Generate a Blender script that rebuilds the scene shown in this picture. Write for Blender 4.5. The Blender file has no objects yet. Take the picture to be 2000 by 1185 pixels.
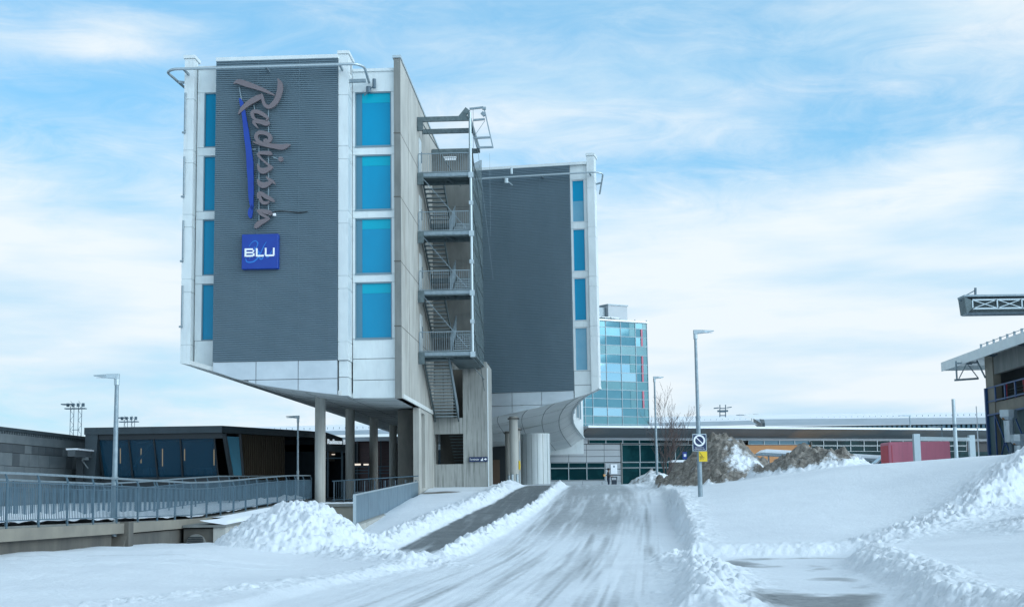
import bpy, bmesh, math, random
import numpy as np
from mathutils import Vector, Matrix
random.seed(7)
C = bpy.context.scene.collection
scene = bpy.context.scene
# ------------------------------------------------------------ camera
F = 2817.0; TH = math.atan(378/2817.0); ROLL = -.015; CZ = 1.6
cam_d = bpy.data.cameras.new('camera'); cam = bpy.data.objects.new('camera', cam_d); C.objects.link(cam)
cam_d.sensor_fit = 'HORIZONTAL'; cam_d.sensor_width = 36; cam_d.lens = 36*F/2000; cam_d.clip_end = 6000
CAMR = Matrix.Rotation(math.pi/2+TH, 3, 'X') @ Matrix.Rotation(ROLL, 3, 'Z')
cam.matrix_world = Matrix.Translation((0, 0, CZ)) @ CAMR.to_4x4()
scene.camera = cam
# ------------------------------------------------------------ world + sun
SUN_EL, SUN_AZ = math.radians(17), math.radians(118)     # azimuth measured from +Y towards +X
w = bpy.data.worlds.new('World'); scene.world = w; w.use_nodes = True
nt = w.node_tree; N = nt.nodes; L = nt.links; N.clear()
def nd(t, **k):
    n = N.new(t)
    for a, b in k.items(): setattr(n, a, b)
    return n
def vmath(op, a, b):
    n = nd('ShaderNodeMath', operation=op)
    for i, v in enumerate((a, b)):
        if v is None: continue
        if isinstance(v, (int, float)): n.inputs[i].default_value = v
        else: L.new(v, n.inputs[i])
    return n.outputs[0]
sky = nd('ShaderNodeTexSky', sky_type='NISHITA', sun_disc=False, sun_elevation=SUN_EL, sun_rotation=SUN_AZ, air_density=1.0, dust_density=.6, ozone_density=2.0)
tc = nd('ShaderNodeTexCoord'); sep = nd('ShaderNodeSeparateXYZ'); L.new(tc.outputs['Generated'], sep.inputs[0])
mp = nd('ShaderNodeMapping'); mp.inputs['Scale'].default_value = (1, 1, 2.3); mp.inputs['Location'].default_value = (.37, .1, .15)
mp.inputs['Rotation'].default_value = (0, -.22, 0)
L.new(tc.outputs['Generated'], mp.inputs[0])
n1 = nd('ShaderNodeTexNoise'); n1.inputs['Scale'].default_value = 3.4; n1.inputs['Detail'].default_value = 12; n1.inputs['Roughness'].default_value = .56; n1.inputs['Distortion'].default_value = .35
L.new(mp.outputs[0], n1.inputs['Vector'])
n2 = nd('ShaderNodeTexNoise'); n2.inputs['Scale'].default_value = 13; n2.inputs['Detail'].default_value = 12; n2.inputs['Roughness'].default_value = .68; n2.inputs['Distortion'].default_value = 1.1
mp2 = nd('ShaderNodeMapping'); mp2.inputs['Scale'].default_value = (1, 1, 3.4); mp2.inputs['Rotation'].default_value = (0, .30, 0); L.new(tc.outputs['Generated'], mp2.inputs[0]); L.new(mp2.outputs[0], n2.inputs['Vector'])
def ramp_f(sock, pts):
    r = nd('ShaderNodeFloatCurve'); c = r.mapping.curves[0]
    while len(c.points) > 2: c.points.remove(c.points[1])
    c.points[0].location = pts[0]; c.points[1].location = pts[-1]
    for p in pts[1:-1]: c.points.new(*p)
    r.mapping.update(); L.new(sock, r.inputs['Value']); return r.outputs[0]
def gauss(cx, cz, rx, rz, amp):
    dx = vmath('DIVIDE', vmath('SUBTRACT', sep.outputs[0], cx), rx); dz = vmath('DIVIDE', vmath('SUBTRACT', sep.outputs[2], cz), rz)
    q = vmath('ADD', vmath('MULTIPLY', dx, dx), vmath('MULTIPLY', dz, dz))
    return vmath('MULTIPLY', vmath('EXPONENT', vmath('MULTIPLY', q, -1.0), None), amp)
# cloud amount: thick near the horizon, broken above
zc = ramp_f(sep.outputs[2], [(0, .64), (.10, .62), (.17, .58), (.21, .56), (.25, .54), (.33, .54), (.5, .58), (1, .62)])
amt = vmath('ADD', zc, vmath('MULTIPLY', vmath('SUBTRACT', n1.outputs[0], .5), .95))
amt = vmath('ADD', amt, vmath('MULTIPLY', vmath('SUBTRACT', n2.outputs[0], .5), .42))
front = [(.24, .125, .26, .052, .42), (.10, .222, .12, .018, -.26), (.25, .245, .09, .03, -.10), (.33, .31, .12, .04, .22), (-.24, .31, .17, .05, -.26), (-.33, .24, .10, .04, -.14), (-.30, .17, .10, .04, .10), (.02, .27, .12, .05, .10), (.30, .215, .07, .02, .22), (-.02, .10, .2, .06, .10), (-.27, .297, .055, .009, .34), (-.24, .312, .05, .010, .26), (-.03, .305, .05, .012, .12)]
for g in front: amt = vmath('ADD', amt, gauss(*g))
mr = nd('ShaderNodeMapRange', interpolation_type='SMOOTHSTEP'); mr.inputs['From Min'].default_value = .24; mr.inputs['From Max'].default_value = .78
L.new(amt, mr.inputs['Value'])
# cloud colour: bright tops, blue grey bellies
cr = nd('ShaderNodeMix', data_type='RGBA'); cr.inputs[6].default_value = (5.3, 7.4, 9.0, 1); cr.inputs[7].default_value = (7.95, 8.75, 9.3, 1)
mr2 = nd('ShaderNodeMapRange'); mr2.inputs['From Min'].default_value = .33; mr2.inputs['From Max'].default_value = .58
mp3 = nd('ShaderNodeMapping'); mp3.inputs['Scale'].default_value = (1, 1, 6); L.new(tc.outputs['Generated'], mp3.inputs[0])
n3 = nd('ShaderNodeTexNoise'); n3.inputs['Scale'].default_value = 5; n3.inputs['Detail'].default_value = 8; L.new(mp3.outputs[0], n3.inputs['Vector'])
L.new(n3.outputs[0], mr2.inputs['Value']); L.new(mr2.outputs[0], cr.inputs[0])
tint = nd('ShaderNodeMix', data_type='RGBA', blend_type='MULTIPLY'); tint.inputs[0].default_value = 1; tint.inputs[7].default_value = (.78, 1.50, 1.86, 1)
L.new(sky.outputs[0], tint.inputs[6])
mx = nd('ShaderNodeMix', data_type='RGBA'); L.new(mr.outputs[0], mx.inputs[0]); cl = nd('ShaderNodeVectorMath', operation='MINIMUM'); cl.inputs[1].default_value = (5.6, 7.6, 9.2); veil = nd('ShaderNodeMix', data_type='RGBA'); veil.inputs[0].default_value = .62; veil.inputs[7].default_value = (2.9, 6.5, 9.5, 1); L.new(tint.outputs[2], veil.inputs[6]); L.new(veil.outputs[2], cl.inputs[0]); L.new(cl.outputs[0], mx.inputs[6]); L.new(cr.outputs[2], mx.inputs[7])
# the veiled sun brightens the cloud on its own side of the sky
sdv = (math.sin(SUN_AZ)*math.cos(SUN_EL), math.cos(SUN_AZ)*math.cos(SUN_EL), math.sin(SUN_EL)); dt = nd('ShaderNodeVectorMath', operation='DOT_PRODUCT'); L.new(tc.outputs['Generated'], dt.inputs[0]); dt.inputs[1].default_value = sdv
gl = vmath('POWER', vmath('MAXIMUM', vmath('SUBTRACT', dt.outputs['Value'], .08), 0.0), 1.3); gm = vmath('MULTIPLY', vmath('ADD', vmath('MULTIPLY', gl, 2.6), 1.0), ramp_f(sep.outputs[2], [(0, 1), (.34, 1), (.6, .74), (1, .56)]))
gv = nd('ShaderNodeVectorMath', operation='SCALE'); L.new(mx.outputs[2], gv.inputs[0]); L.new(gm, gv.inputs['Scale'])
bg = nd('ShaderNodeBackground'); bg.inputs[1].default_value = .1; L.new(gv.outputs[0], bg.inputs[0])
wo = nd('ShaderNodeOutputWorld'); L.new(bg.outputs[0], wo.inputs[0])
sl = bpy.data.lights.new('sun', 'SUN'); sl.energy = .75; sl.angle = math.radians(25); sl.color = (1, .97, .93)
so = bpy.data.objects.new('sun', sl); C.objects.link(so)
sd = Vector((math.sin(SUN_AZ)*math.cos(SUN_EL), math.cos(SUN_AZ)*math.cos(SUN_EL), math.sin(SUN_EL)))
so.rotation_euler = sd.to_track_quat('Z', 'Y').to_euler(); so.location = (60, -20, 60)
vs = scene.view_settings; vs.view_transform = 'Standard'; vs.look = 'None'; vs.exposure = 0.09; vs.gamma = 1
# ------------------------------------------------------------ materials
def material(name, col, rough=.6, metal=0.0, col2=None, nscale=2.0, nmap=(1, 1, 1), bump=0.0, bscale=20, spec=.5, lo=.35, hi=.65, extra=None, trans=0, emit=None):
    m = bpy.data.materials.new(name); m.use_nodes = True; t = m.node_tree; b = t.nodes['Principled BSDF']
    b.inputs['Base Color'].default_value = (*col, 1); b.inputs['Roughness'].default_value = rough; b.inputs['Metallic'].default_value = metal
    b.inputs['Specular IOR Level'].default_value = spec
    if emit: b.inputs['Emission Color'].default_value = (*emit[:3], 1); b.inputs['Emission Strength'].default_value = emit[3]
    if trans: b.inputs['Transmission Weight'].default_value = trans
    if col2 or bump:
        tcn = t.nodes.new('ShaderNodeTexCoord'); mpn = t.nodes.new('ShaderNodeMapping'); mpn.inputs['Scale'].default_value = nmap
        t.links.new(tcn.outputs['Object'], mpn.inputs[0])
    cur = None
    if col2:
        n = t.nodes.new('ShaderNodeTexNoise'); n.inputs['Scale'].default_value = nscale; n.inputs['Detail'].default_value = 8; n.inputs['Roughness'].default_value = .62
        t.links.new(mpn.outputs[0], n.inputs['Vector'])
        r = t.nodes.new('ShaderNodeMapRange'); r.inputs['From Min'].default_value = lo; r.inputs['From Max'].default_value = hi; t.links.new(n.outputs[0], r.inputs['Value'])
        x = t.nodes.new('ShaderNodeMix'); x.data_type = 'RGBA'; x.inputs[6].default_value = (*col, 1); x.inputs[7].default_value = (*col2, 1)
        t.links.new(r.outputs[0], x.inputs[0]); cur = x.outputs[2]
    if extra:
        for (sc, c3, mpv, l2, h2, f) in extra:
            m2 = t.nodes.new('ShaderNodeMapping'); m2.inputs['Scale'].default_value = mpv; t.links.new(tcn.outputs['Object'], m2.inputs[0])
            n = t.nodes.new('ShaderNodeTexNoise'); n.inputs['Scale'].default_value = sc; n.inputs['Detail'].default_value = 6; t.links.new(m2.outputs[0], n.inputs['Vector'])
            r = t.nodes.new('ShaderNodeMapRange'); r.inputs['From Min'].default_value = l2; r.inputs['From Max'].default_value = h2; r.inputs['To Max'].default_value = f; t.links.new(n.outputs[0], r.inputs['Value'])
            x = t.nodes.new('ShaderNodeMix'); x.data_type = 'RGBA'; x.inputs[7].default_value = (*c3, 1); t.links.new(cur, x.inputs[6]); t.links.new(r.outputs[0], x.inputs[0]); cur = x.outputs[2]
    if cur: t.links.new(cur, b.inputs['Base Color'])
    if bump:
        n = t.nodes.new('ShaderNodeTexNoise'); n.inputs['Scale'].default_value = bscale; n.inputs['Detail'].default_value = 6; t.links.new(mpn.outputs[0], n.inputs['Vector'])
        bp = t.nodes.new('ShaderNodeBump'); bp.inputs['Strength'].default_value = bump; bp.inputs['Distance'].default_value = .03
        t.links.new(n.outputs[0], bp.inputs['Height']); t.links.new(bp.outputs[0], b.inputs['Normal'])
    return m
M = {}
M['clad'] = material('white_cladding', (.66, .72, .73), .42, .2, (.58, .64, .66), 1.3, (1, 1, .6), .04, 3, extra=[(4, (.42, .46, .46), (2.5, 2.5, .25), .55, .8, .35)])
M['cladmetal'] = material('silver_cladding', (.55, .62, .67), .30, .55, (.47, .54, .59), .9, (1, 1, 1.6), .05, 2)
M['joint'] = material('dark_joint', (.10, .12, .13), .8)
M['grey'] = material('ribbed_grey', (.125, .185, .225), .5, .2, (.105, .162, .20), .55, (1, 1, .45), .03, 3, extra=[(5, (.085, .12, .145), (3, 3, .12), .55, .8, .4)])
M['conc'] = material('concrete', (.44, .445, .415), .85, 0, (.335, .34, .32), .8, (1, 1, .5), .25, 6, extra=[(3.5, (.22, .22, .205), (7, 7, .10), .50, .72, .55), (.5, (.24, .235, .21), (1.5, 1.5, .6), .55, .70, .7)])
M['concd'] = material('weathered_concrete', (.20, .212, .205), .85, 0, (.135, .148, .145), 1.2, (1, 1, .4), .3, 6, extra=[(3.5, (.13, .135, .125), (7, 7, .12), .50, .72, .6)])
M['conccore'] = material('streaked_concrete', (.36, .375, .36), .85, 0, (.26, .275, .265), .8, (1, 1, .5), .3, 5, extra=[(2.6, (.13, .14, .135), (5, 5, .22), .50, .66, .75), (9, (.17, .18, .175), (14, 14, .1), .5, .75, .5)])
M['concdark'] = material('dark_concrete', (.12, .115, .10), .85, 0, (.07, .07, .065), 1.0, (1, 1, .4), .3, 5)  # darker concrete tone for joints, recesses and inner walls
M['soffit'] = material('soffit_panels', (.64, .67, .66), .6, .05, (.56, .59, .585), .5, (1, 1, 1), .05, 2)
M['steel'] = material('galvanised_steel', (.26, .33, .37), .45, .5, (.19, .25, .29), 6, (1, 1, 1), .05, 20)
M['steeld'] = material('weathered_steel', (.13, .175, .19), .55, .35, (.08, .115, .125), 5)
M['steell'] = material('pale_steel', (.38, .46, .50), .4, .5, (.40, .48, .52), 5)
M['fence'] = material('fence_steel', (.085, .15, .195), .5, .3, (.065, .115, .155), 4)
M['panelfence'] = material('galvanised_sheet', (.15, .235, .295), .45, .4, (.10, .165, .215), 3.5, (1, 1, .35), .1, 8)
M['winblue'] = material('blue_blind_glass', (.0, .225, .40), .12, 0, (.0, .265, .46), .25, (1, 1, .6), spec=.25)
M['winteal'] = material('teal_blind_glass', (.0, .34, .47), .15, 0, spec=.2)
M['wingrey'] = material('grey_blue_glass', (.06, .19, .27), .1, 0, spec=.4)
M['winpale'] = material('pale_blue_glass', (.12, .33, .46), .1, 0, (.16, .36, .48), 1.2, spec=.4)
M['frame'] = material('window_frame', (.17, .26, .31), .5, .2)
M['framel'] = material('pale_window_frame', (.56, .62, .64), .5, .1)
M['darkglass'] = material('dark_glass', (.004, .028, .034), .1, 0, (.010, .055, .062), .35, spec=.12, lo=.45, hi=.6)
M['navyglass'] = material('navy_glass', (.004, .02, .04), .12, 0, (.008, .03, .055), .3, spec=.1)
M['towerglass'] = material('tower_glass', (.03, .12, .16), .04, .5, (.045, .15, .19), .25)
M['towerteal'] = material('tower_teal_glass', (.04, .19, .23), .15, .15, (.03, .15, .19), .4)
M['towerdeep'] = material('tower_deep_glass', (.025, .10, .15), .05, .4, (.04, .12, .18), .4)
M['towerreflect'] = material('tower_cloud_reflection', (.15, .27, .33), .03, .7)  # paler, shinier panes that paint in the bright cloud reflection
M['black'] = material('black_metal', (.018, .026, .032), .45, .2)
M['darkfascia'] = material('charcoal_fascia', (.045, .065, .078), .5, .3, (.035, .052, .063), 2)
M['wood'] = material('dark_timber', (.036, .026, .012), .7, 0, (.022, .016, .008), 3, (6, 6, .3))
M['woodo'] = material('orange_timber', (.55, .26, .10), .6, 0, (.46, .21, .075), 3, (.6, .6, 8))
M['redwood'] = material('reddish_boards', (.055, .038, .045), .75, 0, (.09, .055, .055), 3, (.5, .5, 7))
M['stone'] = material('slate_tiles', (.10, .125, .14), .6, 0, (.15, .175, .185), .9)
M['stoned'] = material('dark_slate_tiles', (.055, .07, .08), .6, 0, (.075, .09, .10), 1.5)
M['litletter'] = material('lit_letter', (.7, .75, .8), .5, emit=(.75, .9, 1, .45))
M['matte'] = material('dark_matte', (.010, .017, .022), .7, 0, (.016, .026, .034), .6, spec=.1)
M['lampo'] = material('glowing_tube', (.9, .5, .2), .5, emit=(1, .42, .16, 1.5))
M['lampw'] = material('warm_globe', (.5, .33, .16), .5, emit=(1, .55, .22, .25))
M['lamps'] = material('soffit_lamp', (.9, .8, .7), .5, emit=(1, .85, .7, .75))
M['signbrown'] = material('sign_letter_grey', (.145, .125, .14), .5)
M['signblue'] = material('sign_blue', (.0, .045, .31), .45, 0, (.0, .03, .27), 1)
M['signside'] = material('sign_blue_side', (.0, .015, .12), .45)
M['white'] = material('white_paint', (.80, .84, .88), .5)
M['cyan'] = material('cyan_line', (.01, .17, .55), .4)
M['navy'] = material('navy_plate', (.004, .022, .085), .45)
M['yellow'] = material('yellow_plate', (.78, .55, .015), .45, 0, (.72, .50, .02), 5)
M['blackp'] = material('black_print', (.02, .02, .02), .6)
M['roofsnow'] = material('roof_snow', (.82, .86, .90), .7, 0, (.74, .79, .84), .4, bump=.3, bscale=3)
M['metalroof'] = material('metal_roof', (.42, .49, .55), .4, .5, (.34, .41, .46), .3)
M['termwall'] = material('terminal_panels', (.36, .40, .43), .5, .15, (.33, .37, .40), .5)
M['canopy'] = material('terminal_soffit', (.17, .19, .20), .55, .2, (.13, .15, .16), .15, (1, 1, 1), extra=[(.12, (.36, .25, .17), (1, 1, 1), .55, .68, .6)])
M['bluesteel'] = material('blue_painted_steel', (.008, .045, .15), .45, 0, (.008, .06, .17), 3)
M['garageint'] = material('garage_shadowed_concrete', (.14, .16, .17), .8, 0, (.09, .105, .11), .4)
M['tan'] = material('tan_concrete', (.24, .225, .185), .85, 0, (.18, .17, .145), .7, bump=.2, bscale=5)
M['mesh'] = material('dark_teal_mesh', (.018, .055, .065), .6, 0, (.03, .075, .085), 1.5)
M['duct'] = material('polished_duct', (.52, .60, .66), .28, .7, (.42, .50, .55), 2)
M['rust'] = material('rusty_lining', (.22, .12, .05), .8)
M['redbox'] = material('faded_red_paint', (.50, .15, .21), .6, 0, (.42, .12, .175), .8, (1, 1, .3), .08, 3, extra=[(3, (.30, .12, .16), (3, 3, .15), .5, .75, .6)])
M['redp'] = material('red_paint', (.45, .05, .07), .6)
M['carpaint'] = material('dark_blue_paint', (.02, .045, .075), .25, .1)
M['tyre'] = material('tyre_rubber', (.02, .02, .02), .9)
M['skin'] = material('skin', (.45, .27, .20), .6)
M['jacket'] = material('dark_jacket', (.018, .022, .026), .8, 0, (.03, .034, .038), 8)
M['jacket2'] = material('maroon_jacket', (.16, .06, .06), .8, 0, (.12, .045, .05), 8)
M['trouser'] = material('navy_trousers', (.012, .022, .045), .8)
M['hair'] = material('dark_hair', (.02, .015, .012), .7)
M['hat'] = material('grey_hat', (.35, .33, .33), .8)
M['bark'] = material('brown_bark', (.10, .075, .065), .85, 0, (.07, .05, .045), 8)
M['twig'] = material('brown_twigs', (.115, .085, .08), .85)
M['mast'] = material('mast_steel', (.10, .15, .19), .6, .2)
M['bin'] = material('dark_bin', (.02, .035, .055), .5)
M['brown'] = material('brown_door', (.10, .065, .045), .7)
M['seat'] = material('seat_grey_pink', (.10, .075, .085), .7)
M['cyanline'] = M['cyan']
# mesh screen: fine wire net, see-through through holes
def netmat():
    m = bpy.data.materials.new('wire_net'); m.use_nodes = True; t = m.node_tree; b = t.nodes['Principled BSDF']
    b.inputs['Base Color'].default_value = (.20, .28, .30, 1); b.inputs['Metallic'].default_value = .3; b.inputs['Roughness'].default_value = .5
    tr = t.nodes.new('ShaderNodeBsdfTransparent'); mxs = t.nodes.new('ShaderNodeMixShader'); mxs.inputs[0].default_value = .26
    t.links.new(tr.outputs[0], mxs.inputs[1]); t.links.new(b.outputs[0], mxs.inputs[2]); t.links.new(mxs.outputs[0], t.nodes['Material Output'].inputs[0]); return m
M['net'] = netmat()
def paneglass():
    m = bpy.data.materials.new('blue_pane_glass'); m.use_nodes = True; t = m.node_tree; b = t.nodes['Principled BSDF']
    b.inputs['Base Color'].default_value = (.012, .075, .135, 1); b.inputs['Roughness'].default_value = .06
    tr = t.nodes.new('ShaderNodeBsdfTransparent'); tr.inputs[0].default_value = (.35, .62, .78, 1); mxs = t.nodes.new('ShaderNodeMixShader'); mxs.inputs[0].default_value = .62
    t.links.new(tr.outputs[0], mxs.inputs[1]); t.links.new(b.outputs[0], mxs.inputs[2]); t.links.new(mxs.outputs[0], t.nodes['Material Output'].inputs[0]); return m
M['pane'] = paneglass()
# ground: snow / asphalt / dirt mixed by vertex attributes
def groundmat():
    m = bpy.data.materials.new('snow_and_asphalt'); m.use_nodes = True; t = m.node_tree; b = t.nodes['Principled BSDF']; nn = t.nodes.new; ln = t.links.new
    tcn = nn('ShaderNodeTexCoord')
    def noise(s, d=6, sc=(1, 1, 1), r=.6):
        mpn = nn('ShaderNodeMapping'); mpn.inputs['Scale'].default_value = sc; ln(tcn.outputs['Object'], mpn.inputs[0])
        n = nn('ShaderNodeTexNoise'); n.inputs['Scale'].default_value = s; n.inputs['Detail'].default_value = d; n.inputs['Roughness'].default_value = r; ln(mpn.outputs[0], n.inputs['Vector']); return n.outputs[0]
    def mr(s, a, b_, c=0, d=1):
        n = nn('ShaderNodeMapRange'); n.inputs['From Min'].default_value = a; n.inputs['From Max'].default_value = b_; n.inputs['To Min'].default_value = c; n.inputs['To Max'].default_value = d; ln(s, n.inputs['Value']); return n.outputs[0]
    def mixc(f, a, b_):
        n = nn('ShaderNodeMix'); n.data_type = 'RGBA'
        for i, v in ((6, a), (7, b_)):
            if isinstance(v, tuple): n.inputs[i].default_value = (*v, 1)
            else: ln(v, n.inputs[i])
        ln(f, n.inputs[0]); return n.outputs[2]
    def mth(op, a, b_):
        n = nn('ShaderNodeMath'); n.operation = op; n.use_clamp = False
        for i, v in enumerate((a, b_)):
            if isinstance(v, (int, float)): n.inputs[i].default_value = v
            else: ln(v, n.inputs[i])
        return n.outputs[0]
    ab = nn('ShaderNodeAttribute'); ab.attribute_name = 'bare'; ad = nn('ShaderNodeAttribute'); ad.attribute_name = 'dirt'
    snow = mixc(mr(noise(.35, 8), .35, .65), (.735, .79, .84), (.66, .715, .77))
    snow = mixc(mr(noise(7, 6, r=.75), .5, .75, 0, .5), snow, (.64, .69, .74))
    asph = mixc(mr(noise(1.1, 8), .35, .65), (.095, .112, .122), (.145, .165, .175))
    asph = mixc(mr(noise(40, 4), .55, .75, 0, .7), asph, (.26, .28, .30))
    fb = mth('ADD', ab.outputs['Fac'], mth('MULTIPLY', mth('SUBTRACT', noise(7, 6), .5), .5))
    fb = mr(fb, .15, .85)
    col = mixc(fb, snow, asph)
    dirtc = mixc(mr(noise(5, 10, r=.75), .38, .62), (.070, .061, .050), (.26, .245, .22))
    fd = mth('ADD', ad.outputs['Fac'], mth('MULTIPLY', mth('SUBTRACT', noise(2.2, 9, r=.72), .5), 1.5))
    fd = mr(fd, .35, .6)
    col = mixc(fd, col, dirtc)
    ln(col, b.inputs['Base Color']); ln(mr(fb, 0, 1, .62, .42), b.inputs['Roughness'])
    bp = nn('ShaderNodeBump'); bp.inputs['Strength'].default_value = .7; bp.inputs['Distance'].default_value = .05; ln(noise(8, 10, r=.72), bp.inputs['Height']); ln(bp.outputs[0], b.inputs['Normal'])
    return m
M['ground'] = groundmat()
# ------------------------------------------------------------ helpers
def ray(px, py): return CAMR @ Vector(((px-1000)/F, -(py-592.5)/F, -1))
def at(px, py, Y):                      # survey point: pixel sighted at depth Y
    d = ray(px, py); t = Y/d.y; return Vector((d.x*t, Y, CZ+d.z*t))
class Frame:                            # a plan frame: u along, v away
    def __init__(s, ox, oy, dx, dy):
        n = math.hypot(dx, dy); s.o = Vector((ox, oy, 0)); s.u = Vector((dx/n, dy/n, 0)); s.v = Vector((-dy/n, dx/n, 0))
    def __call__(s, a, b, z): p = s.o+s.u*a+s.v*b; return (p.x, p.y, z)
    def px(s, px, py, b=0):             # sighted point on the plane v=b -> (a, z)
        d = ray(px, py); t = (b+s.o.dot(s.v))/d.dot(s.v); p = d*t - s.o; return p.dot(s.u), CZ+d.z*t
    def pa(s, px, py, a=0):             # sighted point on plane u=a -> (b, z)
        d = ray(px, py); t = (a+s.o.dot(s.u))/d.dot(s.u); p = d*t - s.o; return p.dot(s.v), CZ+d.z*t
W = Frame(0, 0, 1, 0)
H = Frame(0, 0, 1, -.0471)              # hotel left wing
RW = Frame(-1.45, 89.3, 1, -.2)         # hotel right wing front
ORG = {}
class MB:
    def __init__(s, fr=None): s.v = []; s.f = []; s.fr = fr or W
    def add(s, vs, fs):
        o = len(s.v); s.v += [s.fr(*p) for p in vs]; s.f += [tuple(i+o for i in f) for f in fs]; return s
    def box(s, x0, x1, y0, y1, z0, z1):
        return s.add([(x0, y0, z0), (x1, y0, z0), (x1, y1, z0), (x0, y1, z0), (x0, y0, z1), (x1, y0, z1), (x1, y1, z1), (x0, y1, z1)],
                     [(3, 2, 1, 0), (4, 5, 6, 7), (0, 1, 5, 4), (1, 2, 6, 5), (2, 3, 7, 6), (3, 0, 4, 7)])
    def hexa(s, p): return s.add(p, [(3, 2, 1, 0), (4, 5, 6, 7), (0, 1, 5, 4), (1, 2, 6, 5), (2, 3, 7, 6), (3, 0, 4, 7)])
    def prism(s, poly, z0, z1):          # plan polygon
        n = len(poly); zf0 = z0 if callable(z0) else (lambda x, y: z0); zf1 = z1 if callable(z1) else (lambda x, y: z1)
        return s.add([(x, y, zf0(x, y)) for x, y in poly]+[(x, y, zf1(x, y)) for x, y in poly],
                     [tuple(range(n))[::-1], tuple(range(n, 2*n))]+[(i, (i+1) % n, n+(i+1) % n, n+i) for i in range(n)])
    def elev(s, poly, b0, b1):           # elevation polygon (a,z), extruded b0..b1
        n = len(poly)
        return s.add([(x, b0, z) for x, z in poly]+[(x, b1, z) for x, z in poly],
                     [tuple(range(n)), tuple(range(n, 2*n))[::-1]]+[((i+1) % n, i, n+i, n+(i+1) % n) for i in range(n)])
    def tube(s, pts, r, n=8, cap=True, raw=False):
        P = [Vector(p) if raw else Vector(s.fr(*p)) for p in pts]; R = r if isinstance(r, (list, tuple)) else [r]*len(P); o = len(s.v)
        for i, p in enumerate(P):
            t = (P[min(i+1, len(P)-1)]-P[max(i-1, 0)]).normalized(); up = Vector((0, 0, 1)) if abs(t.z) < .95 else Vector((1, 0, 0))
            e1 = t.cross(up).normalized(); e2 = t.cross(e1)
            for k in range(n):
                a = 2*math.pi*(k+.5)/n; q = p+(e1*math.cos(a)+e2*math.sin(a))*R[i]; s.v.append(tuple(q))
        for i in range(len(P)-1):
            for k in range(n): s.f.append((o+i*n+k, o+i*n+(k+1) % n, o+(i+1)*n+(k+1) % n, o+(i+1)*n+k))
        if cap: s.f.append(tuple(o+k for k in range(n))[::-1]); s.f.append(tuple(o+(len(P)-1)*n+k for k in range(n)))
        return s
    def bar(s, p, q, w_, h_): # square bar
        P, Q = Vector(s.fr(*p)), Vector(s.fr(*q)); t = (Q-P).normalized(); up = Vector((0, 0, 1)) if abs(t.z) < .9 else Vector((0, 1, 0))
        e1 = t.cross(up).normalized()*w_/2; e2 = t.cross(e1).normalized()*h_/2; o = len(s.v)
        for X in (P, Q):
            for c in (-e1-e2, e1-e2, e1+e2, -e1+e2): s.v.append(tuple(X+c))
        s.f += [tuple(i+o for i in f) for f in [(3, 2, 1, 0), (4, 5, 6, 7), (0, 1, 5, 4), (1, 2, 6, 5), (2, 3, 7, 6), (3, 0, 4, 7)]]; return s
    def cyl(s, x, y, z0, z1, r, n=24, r2=None): return s.tube([(x, y, z0), (x, y, z1)], [r, r if r2 is None else r2], n)
    def build(s, name, mat, parent=None, smooth=False, bevel=0):
        o_ = Vector(ORG.get(parent.name, (0, 0, 0))) if parent else Vector((0, 0, 0))
        me = bpy.data.meshes.new(name); me.from_pydata([tuple(Vector(v)-o_) for v in s.v], [], s.f); me.update()
        bm = bmesh.new(); bm.from_mesh(me); bmesh.ops.recalc_face_normals(bm, faces=bm.faces); bm.to_mesh(me); bm.free()
        me.materials.append(M[mat] if isinstance(mat, str) else mat)
        ob = bpy.data.objects.new(name, me); C.objects.link(ob)
        if smooth:
            for p in me.polygons: p.use_smooth = True
            me.set_sharp_from_angle(angle=math.radians(40))
        if bevel:
            bv = ob.modifiers.new('bevel', 'BEVEL'); bv.width = bevel; bv.segments = 2; bv.limit_method = 'ANGLE'
        if parent: ob.parent = parent; ORG[ob.name] = tuple(o_)
        return ob
def thing(name, label, cat, loc=(0, 0, 0), group=None):
    o = bpy.data.objects.new(name, None); o.location = loc; C.objects.link(o); ORG[o.name] = tuple(loc); o['label'] = label; o['category'] = cat
    o.empty_display_size = .3
    if group: o['group'] = group
    return o
def tag(o, label, cat, group=None):
    o['label'] = label; o['category'] = cat
    if group: o['group'] = group
    return o
def struct(o, kind='structure'): o['kind'] = kind; return o
def copy_tree(o, parent=None, loc=None, label=None):
    c = o.copy(); C.objects.link(c)
    if parent: c.parent = parent
    if loc is not None: c.location = loc
    if label: c['label'] = label
    ORG[c.name] = ORG.get(o.name, (0, 0, 0))
    for ch in list(o.children): copy_tree(ch, c)
    return c
def textmesh(name, body, size, mat, parent, loc, rot, depth=.004, align='LEFT', sx=1.0):
    cu = bpy.data.curves.new(name, 'FONT'); cu.body = body; cu.size = size; cu.extrude = depth; cu.align_x = align
    t = bpy.data.objects.new('tmp', cu); C.objects.link(t); dg = bpy.context.evaluated_depsgraph_get()
    me = bpy.data.meshes.new_from_object(t.evaluated_get(dg)); bpy.data.objects.remove(t)
    me.transform(Matrix.Diagonal((sx, 1, 1, 1))); me.materials.clear(); me.materials.append(M[mat]); ob = bpy.data.objects.new(name, me); C.objects.link(ob)
    o_ = Vector(ORG.get(parent.name, (0, 0, 0))); ob.parent = parent; ob.location = Vector(loc)-o_; ob.rotation_euler = rot; ORG[ob.name] = tuple(o_); return ob
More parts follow.
